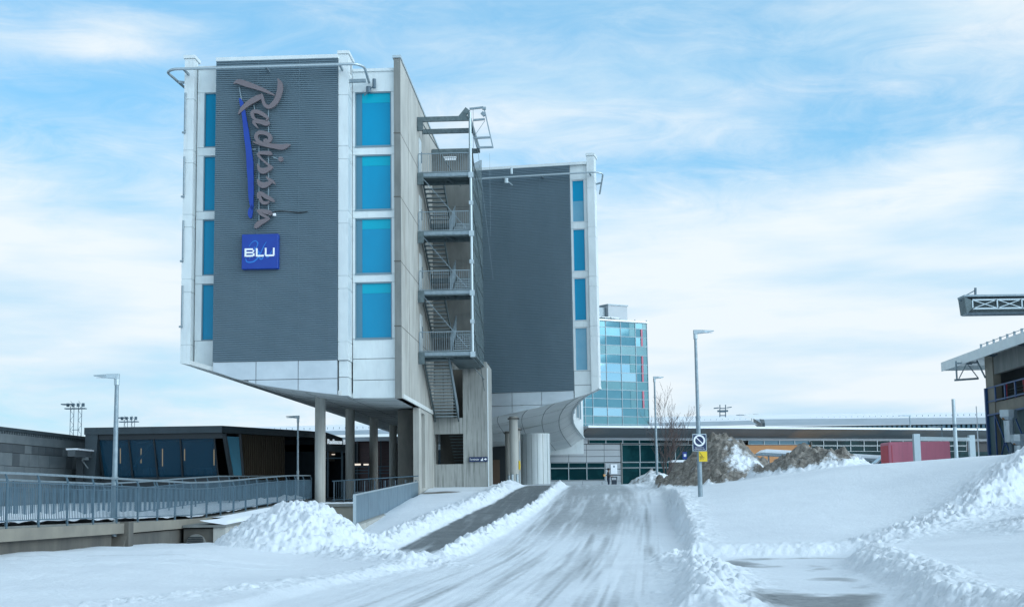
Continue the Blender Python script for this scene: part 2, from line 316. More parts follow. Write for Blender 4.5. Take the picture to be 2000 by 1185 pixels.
# ------------------------------------------------------------ ground heightfield
def _h(ix, iy, s):
    n = (ix*374761393 + iy*668265263 + s*1274126177) & 0xFFFFFFFF
    n = ((n ^ (n >> 13))*1274126177) & 0xFFFFFFFF
    return ((n ^ (n >> 16)) & 0xFFFF)/65535.0
def vn(x, y, s=0):
    x = np.asarray(x, float); y = np.asarray(y, float)
    ix = np.floor(x).astype(np.int64); iy = np.floor(y).astype(np.int64); fx = x-ix; fy = y-iy
    fx = fx*fx*(3-2*fx); fy = fy*fy*(3-2*fy)
    a = _h(ix, iy, s); b = _h(ix+1, iy, s); c = _h(ix, iy+1, s); d = _h(ix+1, iy+1, s)
    return (a*(1-fx)+b*fx)*(1-fy)+(c*(1-fx)+d*fx)*fy
def fbm(x, y, o=4, s=0, g=.5):
    t = 0; am = 1; tot = 0
    for i in range(o): t = t+am*vn(x*2**i+17.3*i, y*2**i-9.1*i, s+i); tot += am; am *= g
    return t/tot
def chunk(x, y, s=0):   # lumpy snow clods
    n1_ = 1-np.abs(2*fbm(x*1.7, y*1.7, 3, s)-1)*1.6; n2_ = 1-np.abs(2*fbm(x*5, y*5, 3, s+9)-1)*1.6
    return .6*n1_+.4*n2_-.45
def clods(X, Y, mask, cell, s, dens=.6, rmax=.55):   # rounded snow and gravel clods, one per cell of a jittered grid
    out = np.zeros(X.shape); idx = mask > .02
    if not idx.any(): return out
    x = X[idx]/cell; y = Y[idx]/cell; ix = np.floor(x).astype(np.int64); iy = np.floor(y).astype(np.int64); h = np.zeros(x.shape)
    for a in (-1, 0, 1):
        for b in (-1, 0, 1):
            jx, jy = ix+a, iy+b; cx = jx+_h(jx, jy, s); cy = jy+_h(jx, jy, s+1); rr = rmax*(.35+.65*_h(jx, jy, s+2)**1.5)*(_h(jx, jy, s+3) < dens)
            el = 1+.5*(_h(jx, jy, s+4)-.5); h = np.maximum(h, np.sqrt(np.clip(rr**2-((x-cx)*el)**2-((y-cy)/el)**2, 0, None)))
    out[idx] = h*cell*mask[idx]; return out
def ss(t): t = np.clip(t, 0, 1); return t*t*(3-2*t)
def sdpoly(x, y, poly):
    d = np.full(x.shape, 1e9); ins = np.zeros(x.shape, bool); n = len(poly)
    for i in range(n):
        ax, ay = poly[i]; bx, by = poly[(i+1) % n]; ex, ey = bx-ax, by-ay
        t = np.clip(((x-ax)*ex+(y-ay)*ey)/(ex*ex+ey*ey), 0, 1); d = np.minimum(d, (x-ax-t*ex)**2+(y-ay-t*ey)**2)
        if ay != by: ins ^= ((ay > y) != (by > y)) & (x < (bx-ax)*(y-ay)/(by-ay)+ax)
    d = np.sqrt(d); return np.where(ins, -d, d)
def dline(x, y, pl):
    d = np.full(x.shape, 1e9)
    for (ax, ay), (bx, by) in zip(pl[:-1], pl[1:]):
        ex, ey = bx-ax, by-ay; t = np.clip(((x-ax)*ex+(y-ay)*ey)/(ex*ex+ey*ey), 0, 1); d = np.minimum(d, (x-ax-t*ex)**2+(y-ay-t*ey)**2)
    return np.sqrt(d)
ZY = [-60, 36, 42, 46, 52, 60, 68, 75, 82, 88, 95, 105, 4000]; ZZ = [0, 0, .1, .27, .62, 1.08, 1.5, 1.85, 2.12, 2.28, 2.32, 2.25, 2.25]
PATH = [(.67, 88), (-1.05, 65.25), (-2.4, 54.1), (-3.32, 45.75), (-3.64, 41.25), (-2.77, 38.15), (-2.28, 37.8), (-2.04, 39.55), (-1.62, 45.4), (-.49, 52.75), (.74, 61.7), (2.34, 83.6), (2.6, 92), (.9, 96)]
ROAD = [(2.9, 84), (1.21, 63.45), (-.12, 50.8), (-1.48, 39.4), (-2.13, 34.25), (-3.42, 26.6), (-4.2, 18), (-5, 8), (-6, -40), (8, -40), (5, 8), (3, 15), (2.09, 21.3), (3.55, 31.95), (4.4, 38), (4.75, 41.65), (5.72, 54.55), (6.82, 68.2), (7.3, 84), (9, 96), (14, 110), (14, 122), (3.2, 122), (3, 96)]
DARK = [(3.29, 88), (1.9, 63.3), (.72, 53), (.15, 45.7), (1.93, 44.4), (3.92, 45.6), (4.5, 52.2), (5.2, 60.55), (6.0, 70.9), (6.5, 88)]
SIDE = [(4.35, 36.6), (9.2, 36.6), (7.62, 34.45), (6.9, 31), (6.05, 23.1), (5.26, 20.6), (4.2, 12), (3, 12), (3.17, 21.1), (3.75, 26.4), (4.3, 32)]
PR = [(-19, 49.5), (-5.46, 49.5)]
RIDGE = [(8.6, 36.9), (10.6, 39.2), (12.8, 42), (15.3, 45), (19, 49), (24, 54)]
LUMP = [(4.0, 36.4), (4.0, 31), (3.5, 26), (2.75, 20.5)]
LBANK = [(.1, 88), (-1.6, 65.25), (-2.95, 54.1), (-3.9, 45.75), (-4.4, 41.0)]
def rpile(X, Y): return np.sqrt(((X+6.15)/np.where(X < -6.15, 2.55, 1.95))**2+((Y-42.6)/4.2)**2)
def rheap1(X, Y): return np.sqrt(((X-10.9)/np.where(X < 10.9, 4.2, 3.0))**2+((Y-74)/4.5)**2)+.12*(fbm(X*.6, Y*.6, 3, 31)-.5)
def rheap2(X, Y): return np.sqrt(((X-13.0)/2.9)**2+((Y-64.5)/3.2)**2)+.15*(fbm(X*.7, Y*.7, 3, 33)-.5)
def rcrest(X, Y): return np.sqrt(((X-8.0)/1.25)**2+((Y-85.5)/2.6)**2)
def surf(X, Y):
    X = np.asarray(X, float); Y = np.asarray(Y, float)
    base = np.interp(Y, ZY, ZZ)
    for k in (-2, 2): base = base + np.interp(Y+k, ZY, ZZ)
    base = base/3
    dp = sdpoly(X, Y, PATH); dr = sdpoly(X, Y, ROAD); dsd = sdpoly(X, Y, SIDE); dk = sdpoly(X, Y, DARK)
    snow = .11*ss(np.minimum(dp, np.minimum(dr, dsd))/.5)
    und = (fbm(X*.35, Y*.18, 4, 3)-.5)*.10
    z = base+snow+und*ss(np.minimum(dr, dp)/2+.2)
    # left field and pit
    lf = ss((-4.5-X)/4)*(Y < 69.9); z = z*(1-lf)+lf*(np.interp(Y, [18, 35, 42, 48, 56, 70], [.1, .46, .38, .26, .15, .12])+.05*(fbm(X*.8, Y*.5, 4, 5)-.5)*2)
    xb = np.interp(Y, [49.5, 74], [-5.46, -4.86]); pit = ss((xb-.15-X)/.25)*ss((Y-48.5)/2.5)*(Y < 69.9)
    z = z*(1-pit)+(.12+.1*(fbm(X, Y, 3, 6)-.5))*pit
    plz = (Y >= 69.9)*ss((xb+.2-X)/.4); zp = np.interp(Y, [70, 80, 110, 140], [1.3, 1.62, 2.2, 2.25]); z = z*(1-plz)+zp*plz
    # ploughed ridge left of the path
    dl = dline(X, Y, LBANK); cl = .5+.9*chunk(X*1.2, Y*.8, 11)
    z = z+.30*np.exp(-(dl/.55)**2)*np.clip(cl, 0, 1.4)*ss((90-Y)/6)*ss((dp+.15)/.3)
    # ridge between path and road
    mid = np.exp(-(np.abs(dp-dr)/.9)**2)*ss((1.7-dp)/.8)*ss((dr+.3)/.4)*ss((dp+.1)/.2)*ss((Y-36)/3)*ss((90-Y)/5)
    z = z+.30*mid*np.clip(.45+.9*chunk(X*1.2, Y*.8, 15), 0, 1.5)
    # right bank
    xe = np.interp(Y, [20, 36.8, 41.65, 54.55, 68.2, 83, 96], [4.1, 4.15, 4.75, 5.75, 6.9, 7.4, 9.4]); db = X-xe
    Pz = np.interp(X, [4, 6.8, 11, 13.6, 19, 30], [1.45, 1.76, 2.34, 2.64, 2.93, 3.1]); tY = ss((Y-36.8)/20.5)
    zb = .30+(Pz-.30)*tY; far = ss((Y-65)/12); zb = zb*(1-far)+(base+.15)*far; zb = np.maximum(zb, base+.2*ss(db))
    zb = zb+.05*(fbm(X*.5, Y*.25, 4, 21)-.5)
    hill = 1.25*np.exp(-(((X-18)/4.2)**2+((Y-46)/5.5)**2)); zb = zb+hill
    edge = np.exp(-(db/.8)**2); wb = ss((db+.28*(chunk(X, Y*.8, 23)))/.5)*ss((Y-36.75+.25*chunk(X*.8, Y*.8, 24))/.55)*(X > 3.9)
    z = np.where(X > 3.9, z*(1-wb)+zb*wb, z)
    z = z+.16*edge*wb*np.clip(.3+chunk(X*1.1, Y*.9, 25), 0, 1.2)+.10*np.exp(-((Y-37.6)/.6)**2)*(X > 4.4)*(X < 10)*np.clip(.2+chunk(X, Y, 26), 0, 1)
    # foreground right bank
    xl = np.interp(Y, [8, 20.6, 23.1, 31, 34.45, 36.8], [4.4, 5.26, 6.05, 6.9, 7.75, 9.0]); df = X-xl-.35*(fbm(Y*.6, Y*0+3, 3, 41)-.5)*2
    zf = .34+.055*np.clip(X-9, 0, 40)**1.35+.08*(fbm(X*.4, Y*.3, 3, 43)-.5); rd = dline(X, Y, RIDGE)
    line = np.interp(X, [8.6, 10.6, 12.8, 15.3, 19, 24], [36.9, 39.2, 42, 45, 49, 54]); infront = ss((line-Y)/1.6)
    wf = ss(df/.9)*np.where(X < 8.6, ss((36.4-Y)/.8), infront)
    zf2 = zf*(1-hill/1.6)+hill*.8
    z = z*(1-wf)+zf2*wf
    z = z+.13*np.exp(-((df-.6)/.6)**2)*np.clip(.2+chunk(X*1.2, Y, 45), 0, 1)*ss((36.6-Y)/1)
    z = z+.46*np.exp(-(rd/1.0)**2)*np.clip(.55+.8*chunk(X*.9, Y*.8, 47), 0, 1.6)*ss((X-8.6)/3+.25)
    z = z+.40*np.exp(-(((X-13.2)/1.2)**2+((Y-36.5)/2.2)**2))*np.clip(.4+chunk(X, Y, 49), 0, 1.5)
    # lump between the road and the side road
    ld = dline(X, Y, LUMP); z = z+.26*np.exp(-(ld/.6)**2)*np.clip(.55+.75*chunk(X*.9, Y*.6, 51), 0, 1.4)*ss((Y-16)/4)
    # foreground left pile
    r = rpile(X, Y); cc = chunk(X*.9, Y*.7, 61)
    z = z+1.5*np.clip(1-r, 0, 1)**.93*(1-.25*np.exp(-(r/.16)**2))+.22*(cc)*ss((1.12-r)/.35)*ss(1.2-r)+.10*chunk(X*3, Y*2, 63)*ss((1.05-r)/.3)
    td = dline(X, Y, [(-5.2, 40.5), (-4.4, 38.3), (-3.2, 36.4), (-2.2, 35.0)]); z = z+.22*np.exp(-(td/.8)**2)*np.clip(.5+.9*chunk(X, Y, 65), 0, 1.4)
    fd = dline(X, Y, [(-6.2, 21), (-4.6, 25), (-3.3, 30), (-2.4, 34.8)]); z = z+.045*np.exp(-(fd/.5)**2)*np.clip(.4+chunk(X, Y*.7, 67), 0, 1.3)
    # heaps of dirty snow
    r1 = rheap1(X, Y); r2 = rheap2(X, Y); c1 = chunk(X*.6, Y*.6, 71)+.5*chunk(X*2, Y*2, 73)
    z = z+2.4*(.2*np.clip(1-r1, 0, 1)+.8*ss((1-r1)*1.04))+.34*c1*ss((1.1-r1)/.5)*(.6+.6*np.clip(1-r1, 0, 1))
    z = z+.85*(.5*ss((1-r2)*1.1)+.5*np.clip(1-r2, 0, 1))+.34*(chunk(X*.8, Y*.8, 75)+.35*chunk(X*2.2, Y*2.2, 76))*ss((1.1-r2)/.4)
    r3 = rcrest(X, Y); z = z+.62*np.clip(1-r3, 0, 1)**.6+.22*chunk(X, Y*.8, 77)*ss((1.35-r3)/.4)
    ed = dline(X, Y, [(7.1, 83), (6.9, 78), (7.0, 70)]); z = z+.16*np.exp(-(ed/.6)**2)*np.clip(.5+chunk(X, Y, 79), 0, 1.3)
    z = z+.012*(fbm(X*3.5, Y*2.2, 3, 99)-.5)*(1+2*np.exp(-(dp/1.2)**2))
    for off in (0, 1.5): z = z-.035*np.exp(-((Y-31-off-.12*(X+9)-.02*(X+9)**2)/.13)**2)*ss((-4-X)/1.5)*(X > -40)
    # tyre ruts on the packed snow
    cx = np.interp(Y, [15, 40, 60, 85], [-1, 1.3, 3.2, 5]); q = X-cx
    inr = ss(-dr/.4); z = z+inr*(.022*(vn(q*2.2, Y*.05, 81)-.5)+.012*(vn(q*9, Y*.3, 82)-.5))
    far_ = ss((95-Y)/10)
    mk = np.clip(1.6*ss((1.12-r)/.3)+np.exp(-(td/.9)**2)+.9*np.exp(-(dl/.6)**2)*ss((dp+.1)/.2)*ss((90-Y)/6)+.9*mid+1.0*np.exp(-(ld/.75)**2)*ss((Y-16)/4)+1.1*np.exp(-(rd/1.0)**2)*(X > 8.6)*(Y < 60)+.8*np.exp(-((df-.5)/.6)**2)*(Y < 36.6)*(X > 4)+.5*np.exp(-(fd/.6)**2)+.8*edge*wb+.8*ss((1.4-r3)/.3), 0, 1)*far_
    z = z+.5*clods(X, Y, mk, .42, 111, .45)+.75*clods(X, Y, mk, .19, 121, .6)
    mk2 = np.clip(ss((1.05-r1)/.2)+ss((1.05-r2)/.2), 0, 1); z = z+.8*clods(X, Y, mk2, .75, 131, .55)+.8*clods(X, Y, mk2, .34, 141, .6)
    mk3 = .7*(np.exp(-((dp-.5)/1.0)**2)*(dp > .05)+np.exp(-((dr-.3)/.8)**2)+.25)*(fbm(X*.5, Y*.4, 3, 151) > .52)*(Y < 90); z = z+.5*clods(X, Y, np.clip(mk3, 0, .6)*(dp > .05), .5, 161, .16, .22)
    # bare asphalt
    streak = .5*vn(q*4.5, Y*.10, 83)+.3*vn(q*13, Y*.35, 84)+.35*fbm(X*.5, Y*.2, 4, 85)
    bd = ss((-dk)/.7+.45)*np.clip(1.7*streak-.12+.25*ss((Y-66)/10), 0, 1)*.62*(.35*ss((Y-40)/6)+.65*ss((Y-44)/9))
    bare = bd*inr
    bare = np.maximum(bare, inr*np.clip((vn(q*4, Y*.06, 86)+.6*vn(q*13, Y*.2, 87)+.5*fbm(X*.5, Y*.15, 3, 97)-.78), 0, 1)*.70*ss((q+3.5)/2)*ss((4.0-q)/1.5))
    bp_ = ss((-dp)/.25+.5*(fbm(X*2, Y*1.2, 3, 88)-.35)); bp_ = bp_*(1-.75*ss((46-Y)/7)*ss((vn(q*3, Y*1.3, 89)-.25)*2.2)); bp_ = bp_*(1-.22*ss((vn(X*7-Y*.35, Y*.25, 98)-.45)*3)); bare = np.maximum(bare, bp_)
    pn = fbm(X*.8, Y*.55, 4, 90); bs = ss(-dsd/.5)*np.clip((pn-.42)*3.2+.75*ss((26.5-Y)/5)-.1, 0, .8); bare = np.maximum(bare, bs)
    lt = dline(X, Y, [(-13, 33), (-9, 33.5), (-6.6, 33.6)]); bare = np.maximum(bare, .4*np.exp(-(lt/.10)**2)*(vn(X*1.5, Y, 91) > .5))
    bare = np.maximum(bare, plz*.9*ss((142-Y)/2)); bare = np.where(Y > 92, np.maximum(bare, .75*ss((Y-90)/3)*ss(-dr/.5+.3)), bare)
    flank = ss((X-9.4-.5*(74-Y)*.2)/1.6)*ss((2.35-(z-base))/.8)*ss((73.5-Y)/1.5); dirt = ss((1.02-r1)/.2)*np.clip(.96-.42*flank+1.2*(fbm(X*.9, Y*.9, 4, 92)-.55), 0, 1.2)
    dirt = np.maximum(dirt, ss((.98-r2)/.3)*np.clip(.30+.5*ss((12.4-X)/2)+1.5*(fbm(X*1.1, Y*1.1, 4, 93)-.5)+.7*ss((z-base-1.0)/.45)*ss((r2*0+14.8-X)/1), 0, 1))
    dirt = np.maximum(dirt, ss((1.3-r3)/.4)*.42*(fbm(X*2, Y*1.5, 3, 94) > .52))
    dirt = np.maximum(dirt, .95*np.exp(-(((X+3.9)/1.3)**2+((Y-73.4)/1.5)**2)**2))
    return z, bare, dirt, dp, dr, dsd, r, r1, r2, r3, rd
def gz(x, y): return float(surf(np.array([x]), np.array([y]))[0][0])
def make_ground():
    us = np.concatenate([-np.geomspace(12, .42, 26), np.arange(-.40, .3601, .00098), np.geomspace(.38, 12, 26)])
    ys = np.concatenate([np.linspace(-60, 12, 20)[:-1], np.exp(np.arange(math.log(12), math.log(150), .0033)), np.geomspace(152, 3500, 24)])
    nx, ny = len(us), len(ys); Wd = np.maximum(ys, 14.0)
    Y = np.repeat(ys[:, None], nx, 1); X = us[None, :]*Wd[:, None]
    Z, bare, dirt, dp, dr, dsd, r, r1, r2, r3, rd = surf(X, Y)
    P = np.stack([X, Y, Z], -1)
    du = np.gradient(P, axis=1); dv = np.gradient(P, axis=0); Nn = np.cross(du, dv); Nn /= np.linalg.norm(Nn, axis=-1, keepdims=True)
    fm = lambda A: (A[:-1, :-1]+A[1:, :-1]+A[:-1, 1:]+A[1:, 1:])/4
    reg = np.zeros((ny-1, nx-1), int); fr_, fp, fs = fm(dr), fm(dp), fm(dsd)
    reg[fs < 0] = 3; reg[fr_ < 0] = 1; reg[fp < 0] = 2
    reg[(fm(r) < 1) & (reg == 0)] = 4; reg[(fm(r1) < 1) & (reg == 0)] = 5; reg[(fm(r2) < .98) & (reg == 0)] = 6; reg[(fm(r3) < 1.15)] = 7
    reg[(fm(rd) < .95) & (fm(X) > 9) & (reg == 0)] = 8
    idx = np.arange(nx*ny).reshape(ny, nx)
    quad = np.stack([idx[:-1, :-1], idx[:-1, 1:], idx[1:, 1:], idx[1:, :-1]], -1).reshape(-1, 4); regf = reg.reshape(-1)
    Pf = P.reshape(-1, 3); Nf = Nn.reshape(-1, 3); bf = bare.reshape(-1); df = dirt.reshape(-1)
    names = {0: 'snow_ground', 1: 'road', 2: 'path', 3: 'side_road', 4: 'snow_pile', 5: 'dirty_snow_heap', 6: 'dirty_snow_heap', 7: 'snow_pile', 8: 'snow_bank'}
    lab = {4: ('large white heap of lumpy ploughed snow left of the dark path in the foreground', 'snow pile'), 5: ('tall grey brown heap of dirty snow behind the lamp post with the signs', 'snow heap'),
           6: ('lower dirty snow heap with a white flank, right of the tall grey heap', 'snow heap'), 7: ('small grey white snow mound at the top of the road by the bare tree', 'snow pile'),
           8: ('rough ridge of snow clods climbing to the right edge of the white slope', 'snow bank')}
    for k, nm in names.items():
        q = quad[regf == k]
        if not len(q): continue
        uq, inv = np.unique(q, return_inverse=True); me = bpy.data.meshes.new(nm)
        me.vertices.add(len(uq)); me.vertices.foreach_set('co', Pf[uq].astype(np.float32).ravel())
        nq = len(q); me.loops.add(nq*4); me.loops.foreach_set('vertex_index', inv.reshape(-1).astype(np.int32))
        me.polygons.add(nq); me.polygons.foreach_set('loop_start', np.arange(0, nq*4, 4, dtype=np.int32)); me.polygons.foreach_set('use_smooth', np.ones(nq, bool))
        me.update(calc_edges=True)
        for an, arr in (('bare', bf), ('dirt', df)):
            at_ = me.attributes.new(an, 'FLOAT', 'POINT'); at_.data.foreach_set('value', arr[uq].astype(np.float32))
        me.normals_split_custom_set_from_vertices(Nf[uq].tolist())
        me.materials.append(M['ground']); ob = bpy.data.objects.new(nm, me); C.objects.link(ob)
        if k in lab: tag(ob, *lab[k])
        else: struct(ob)
make_ground()
# ------------------------------------------------------------ hotel
hotel = thing('hotel_building', 'tall hotel on round columns with two ribbed grey walls and blue windows', 'hotel', H(-13, 66, 1.5))
def lerp(a, b, t): return a+(b-a)*t
def interp(pts, x): return float(np.interp(x, [p[0] for p in pts], [p[1] for p in pts]))
def ribbed(fr, a0, a1, z0, z1, b, seams=(), pitch=.1):
    m = MB(fr); n = int(round((z1-z0)/pitch)); pr = []
    for i in range(n):
        z = z0+i*pitch; pr += [(z, 0), (z+.010, -.05), (z+.052, -.05), (z+.064, 0)]
    pr.append((z1, 0))
    o = [(a0, b+d, z) for z, d in pr]; p = [(a1, b+d, z) for z, d in pr]; k = len(pr)
    m.add(o+p, [(i, k+i, k+i+1, i+1) for i in range(k-1)])
    m.box(a0, a1, b+.002, b+.12, z0, z1)
    for s in seams: m.box(s-.012, s+.012, b-.04, b+.001, z0, z1)
    return m
ribbed(H, -17.04, -11.22, 8.02, 22.38, 65.9, (-15.02, -13.05)).build('ribbed_panel', 'grey', hotel)
MB(H).box(-17.06, -11.2, 65.84, 66.5, 22.38, 22.56).build('parapet_cap', 'clad', hotel)
SP = [(-18.6, 8.0), (-18.12, 7.92), (-17.79, 7.82), (-16.85, 7.54), (-15.99, 7.23), (-14.95, 6.95), (-13.95, 6.77), (-12.97, 6.63), (-11.9, 6.48), (-11.04, 6.38), (-10.5, 6.31), (-9.5, 6.27), (-8.3, 6.27)]
def sp(a): return interp(SP, a)
def panels(m, fr, xs, zlow, z1, b, zj, th=.08, gap=.028):
    for x0, x1 in zip(xs[:-1], xs[1:]):
        ks = 6; grid = [x0+gap/2+(x1-x0-gap)*i/ks for i in range(ks+1)]
        lv = [None]+sorted(zj)+[z1]
        for lo, hi in zip(lv[:-1], lv[1:]):
            lows = [max(zlow(x), (lo+gap/2) if lo is not None else -99) for x in grid]; h = hi-(gap/2 if hi != z1 else 0)
            if max(h-l for l in lows) <= .02: continue
            kp = [(x, l) for x, l in zip(grid, lows) if l < h-.004]
            if len(kp) < 2: continue
            pts = kp+[(kp[-1][0], h), (kp[0][0], h)]
            m.elev(pts, b-th, b)
m = MB(H); panels(m, H, [-17.04, -15.02, -13.05, -11.22], lambda x: sp(x), 8.0, 66.03, [7.15]); m.build('skirt_cladding', 'cladmetal', hotel)
m = MB(H)    # backing wall behind all front cladding
m.elev([(a, sp(a)+.03) for a, _ in SP if a < -10.6]+[(-10.72, 22.3), (-18.58, 22.3)], 66.68, 66.9)
m.elev([(-17.0, sp(-17)+.02), (-15.95, sp(-15.95)+.02), (-14.95, sp(-14.95)+.02), (-13, sp(-13)+.02), (-11.2, sp(-11.2)+.02), (-11.22, 22.3), (-17.02, 22.3)], 66.035, 66.67)
m.box(-10.72, -8.7, 67.36, 67.5, 6.3, 22.0); m.build('wall', 'joint', hotel)
FL = [21.05, 17.95, 14.87, 11.78]; WH = 2.68
def pilaster(fr, a0, a1, b0, b1, zlow, z1, name='pilaster', side=1, cap=True):
    m = MB(fr); lv = [zlow(a0)]
    for f in FL[::-1]: lv += [f-WH-.25, f-.45]
    lv = sorted([l for l in lv if l > zlow(a0)+.3])+[z1]; lo = None
    for h in lv:
        if lo is None: m.elev([(a0, zlow(a0)), ((a0+a1)/2, zlow((a0+a1)/2)), (a1, zlow(a1)), (a1, h-.012), (a0, h-.012)], b0, b1)
        else: m.box(a0, a1, b0, b1, lo+.012, h-.012)
        lo = h
    m.box(a0+.03, a1-.03, b0+.03, b1, lv[0]-.2, z1-.05)
    m.build(name, 'clad', hotel)
    if cap: MB(fr).box(a0-.05, a1+.05, b0-.05, b1+.3, z1, z1+.16).build('parapet_cap', 'clad', hotel)
pilaster(H, -18.6, -18.13, 66.0, 66.66, sp, 22.60)
pilaster(H, -11.2, -10.73, 65.98, 67.28, lambda a: 8.0, 22.60)
m = MB(H); m.box(-11.17, -10.76, 66.08, 67.28, 6.36, 7.2); m.box(-11.17, -10.76, 66.08, 67.28, 7.225, 7.97); m.build('pilaster_foot', 'clad', hotel)
def strip(fr, a0, a1, w0, w1, b, zlow, z1, joints=(), wins=FL, kind='mid', th=.08, cap=True, shift=0):
    m = MB(fr); g = .014
    lo = zlow
    for f in wins[::-1]:
        t = f+shift; bt = t-WH
        if lo is zlow:
            js = [j for j in joints if j < bt]; panels(m, fr, [a0, a1], zlow, bt-.02, b, js)
        else: m.box(a0, a1, b-th, b, lo+g, bt-g)
        m.box(a0, w0, b-th, b, bt, t); m.box(w1, a1, b-th, b, bt, t) if a1-w1 > .01 else None
        lo = t
        fr_m = MB(fr); e = .05
        for q in [(w0, w1, bt, bt+e), (w0, w1, t-e, t), (w0, w0+e, bt+e, t-e), (w1-e, w1, bt+e, t-e)]: fr_m.box(q[0], q[1], b-th+.02, b+.1, q[2], q[3])
        wo_ = fr_m.build('window', 'frame' if kind != 'right' else 'framel', hotel)
        i = wins.index(f)
        if kind == 'mid':
            MB(fr).box(w0+e, w0+.33, b+.02, b+.04, bt+e, t-e).build('side_pane', 'wingrey', wo_)
            MB(fr).box(w0+.335, w1-e, b+.022, b+.04, bt+e, t-.52).build('blind_pane', 'winblue', wo_)
            MB(fr).box(w0+.335, w1-e, b+.02, b+.038, t-.515, t-e).build('top_pane', 'winteal', wo_)
            MB(fr).box(w0, w1, b-th-.05, b-th, bt-.05, bt-.005).build('sill', 'frame', wo_)
        elif kind == 'left':
            MB(fr).box(w0+e, w1-e, b+.02, b+.04, bt+e, t-e).build('pane', 'winblue', wo_)
        else:
            if i == 0:
                MB(fr).box(w0+e, w1-e, b+.02, b+.04, bt+1.35, t-e).build('pane', 'winblue', wo_); MB(fr).box(w0+e, w1-e, b+.02, b+.04, bt+e, bt+1.345).build('pane', 'winpale', wo_)
            else: MB(fr).box(w0+e, w1-e, b+.02, b+.04, bt+e, t-e).build('pane', 'winpale' if i == 3 else 'winblue', wo_)
    m.box(a0, a1, b-th, b, lo+g, z1); m.build('window_surround', 'clad', hotel)
    if cap: MB(fr).box(a0, a1, b-th-.08, b+.6, z1, z1+.14).build('parapet_cap', 'clad', hotel)
strip(H, -18.1, -17.06, -17.78, -17.0, 66.65, sp, 22.22, kind='left')
strip(H, -10.71, -8.7, -10.60, -8.84, 67.28, lambda a: 6.31, 22.06, joints=(7.15, 8.15), kind='mid')
# concrete side wall with fin, pier and slot
cw = MB(H); WA, WB = -8.68, -8.38
cw.box(WA, WB, 67.0, 144, 6.27, 22.62); c_ = cw.build('concrete_wall', 'conc', hotel)
MB(H).box(WA+.0, WB+.012, 66.94, 66.998, 6.24, 22.6).build('wall_end', 'concd', hotel)
MB(H).box(WA-.06, WB+.05, 66.9, 90, 22.63, 22.76).build('parapet_cap', 'steell', hotel)
j = MB(H)
for z in (18.9, 15.8, 12.7, 9.62): j.box(WB-.01, WB+.006, 67, 82.2, z, z+.03); j.box(WA-.02, WB+.016, 66.925, 66.945, z, z+.05)
for b in (70.2, 77.4): j.box(WB-.01, WB+.005, b, b+.02, 6.3, 22.5)
j.build('wall_joint', 'concdark', hotel)
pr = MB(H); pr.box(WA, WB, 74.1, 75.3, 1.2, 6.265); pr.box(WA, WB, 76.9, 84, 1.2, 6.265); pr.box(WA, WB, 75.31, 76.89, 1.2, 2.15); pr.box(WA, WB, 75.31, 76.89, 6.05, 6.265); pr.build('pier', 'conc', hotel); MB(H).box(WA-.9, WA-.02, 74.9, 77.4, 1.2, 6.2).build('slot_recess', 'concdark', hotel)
# stair back wall
bw = MB(H)
bw.elev([(-8.37, 18.3), (-6.0, 18.3), (-6.0, 21.75), (-8.37, 21.75)], 81.8, 82.1)
bw.elev([(-8.37, 8.9), (-6.0, 8.9), (-6.0, 18.29), (-8.37, 18.29)], 81.8, 82.1); bw.build('stair_back_wall', 'concd', hotel)
bw = MB(H)   # lower wall with two openings
Z0, Z1 = 1.2, 8.89; A0, A1 = -8.37, -5.34
for q in [(A0, -6.72, Z0, 3.5), (-6.72, A1, Z0, 9.25), (A0, -8.33, 3.5, 5.2), (A0, -6.72, 5.2, 6.1), (A0, -7.3, 6.1, Z1)]: bw.box(q[0], q[1], 81.6, 82.0, q[2]+.001, q[3])
bw.box(-7.3, -6.72, 81.6, 82.0, 8.85, 9.25); bw.box(-5.34-.25, -5.345, 82.001, 86, 1.2, 9.2)
bw.build('stair_core_wall', 'conccore', hotel)
MB(H).box(-5.338, -5.30, 81.58, 82.0, 1.3, 8.9).build('lit_side_strip', 'clad', hotel)  # pale strip: light on the core wall's right side, put into the colour
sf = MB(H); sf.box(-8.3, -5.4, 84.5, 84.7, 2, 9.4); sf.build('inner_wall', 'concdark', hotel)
inn = MB(H)
for k in range(10): inn.box(-7.6+.02*k, -6.3, 82.6+.16*k, 82.8+.16*k, 5.1-.17*k, 5.14-.17*k)
inn.build('inner_stair', 'steeld', hotel)
# soffit, left wing
sm = MB(H)
for (a0, z0), (a1, z1) in zip(SP[:-1], SP[1:]):
    bf = 66.04 if a1 < -10.6 else 67.25
    sm.hexa([(a0, bf, z0), (a1, bf, z1), (a1, 144, z1), (a0, 144, z0), (a0, bf, z0+.2), (a1, bf, z1+.2), (a1, 144, z1+.2), (a0, 144, z0+.2)])
s_ = sm.build('soffit', 'soffit', hotel)
j = MB(H)
for k in range(1, 26): 
    b = 66+3*k
    for (a0, z0), (a1, z1) in zip(SP[:-1], SP[1:]): j.hexa([(a0, b, z0-.006), (a1, b, z1-.006), (a1, b+.025, z1-.006), (a0, b+.025, z0-.006), (a0, b, z0+.01), (a1, b, z1+.01), (a1, b+.025, z1+.01), (a0, b+.025, z0+.01)])
for a in (-16.85, -14.95, -12.97, -11.04): j.box(a, a+.025, 67.3, 144, sp(a)-.008, sp(a)+.01)
j.build('soffit_joint', 'joint', hotel)
bd = MB(H); bd.box(-18.58, -18.4, 66.67, 144, 8.02, 22.3); bd.box(-18.4, -8.69, 143.8, 144, 6.4, 22.3); bd.build('long_wall', 'clad', hotel)
bd = MB(H); bd.box(-18.55, -8.7, 67.55, 143.9, 21.6, 21.9); bd.build('roof', 'roofsnow', hotel)
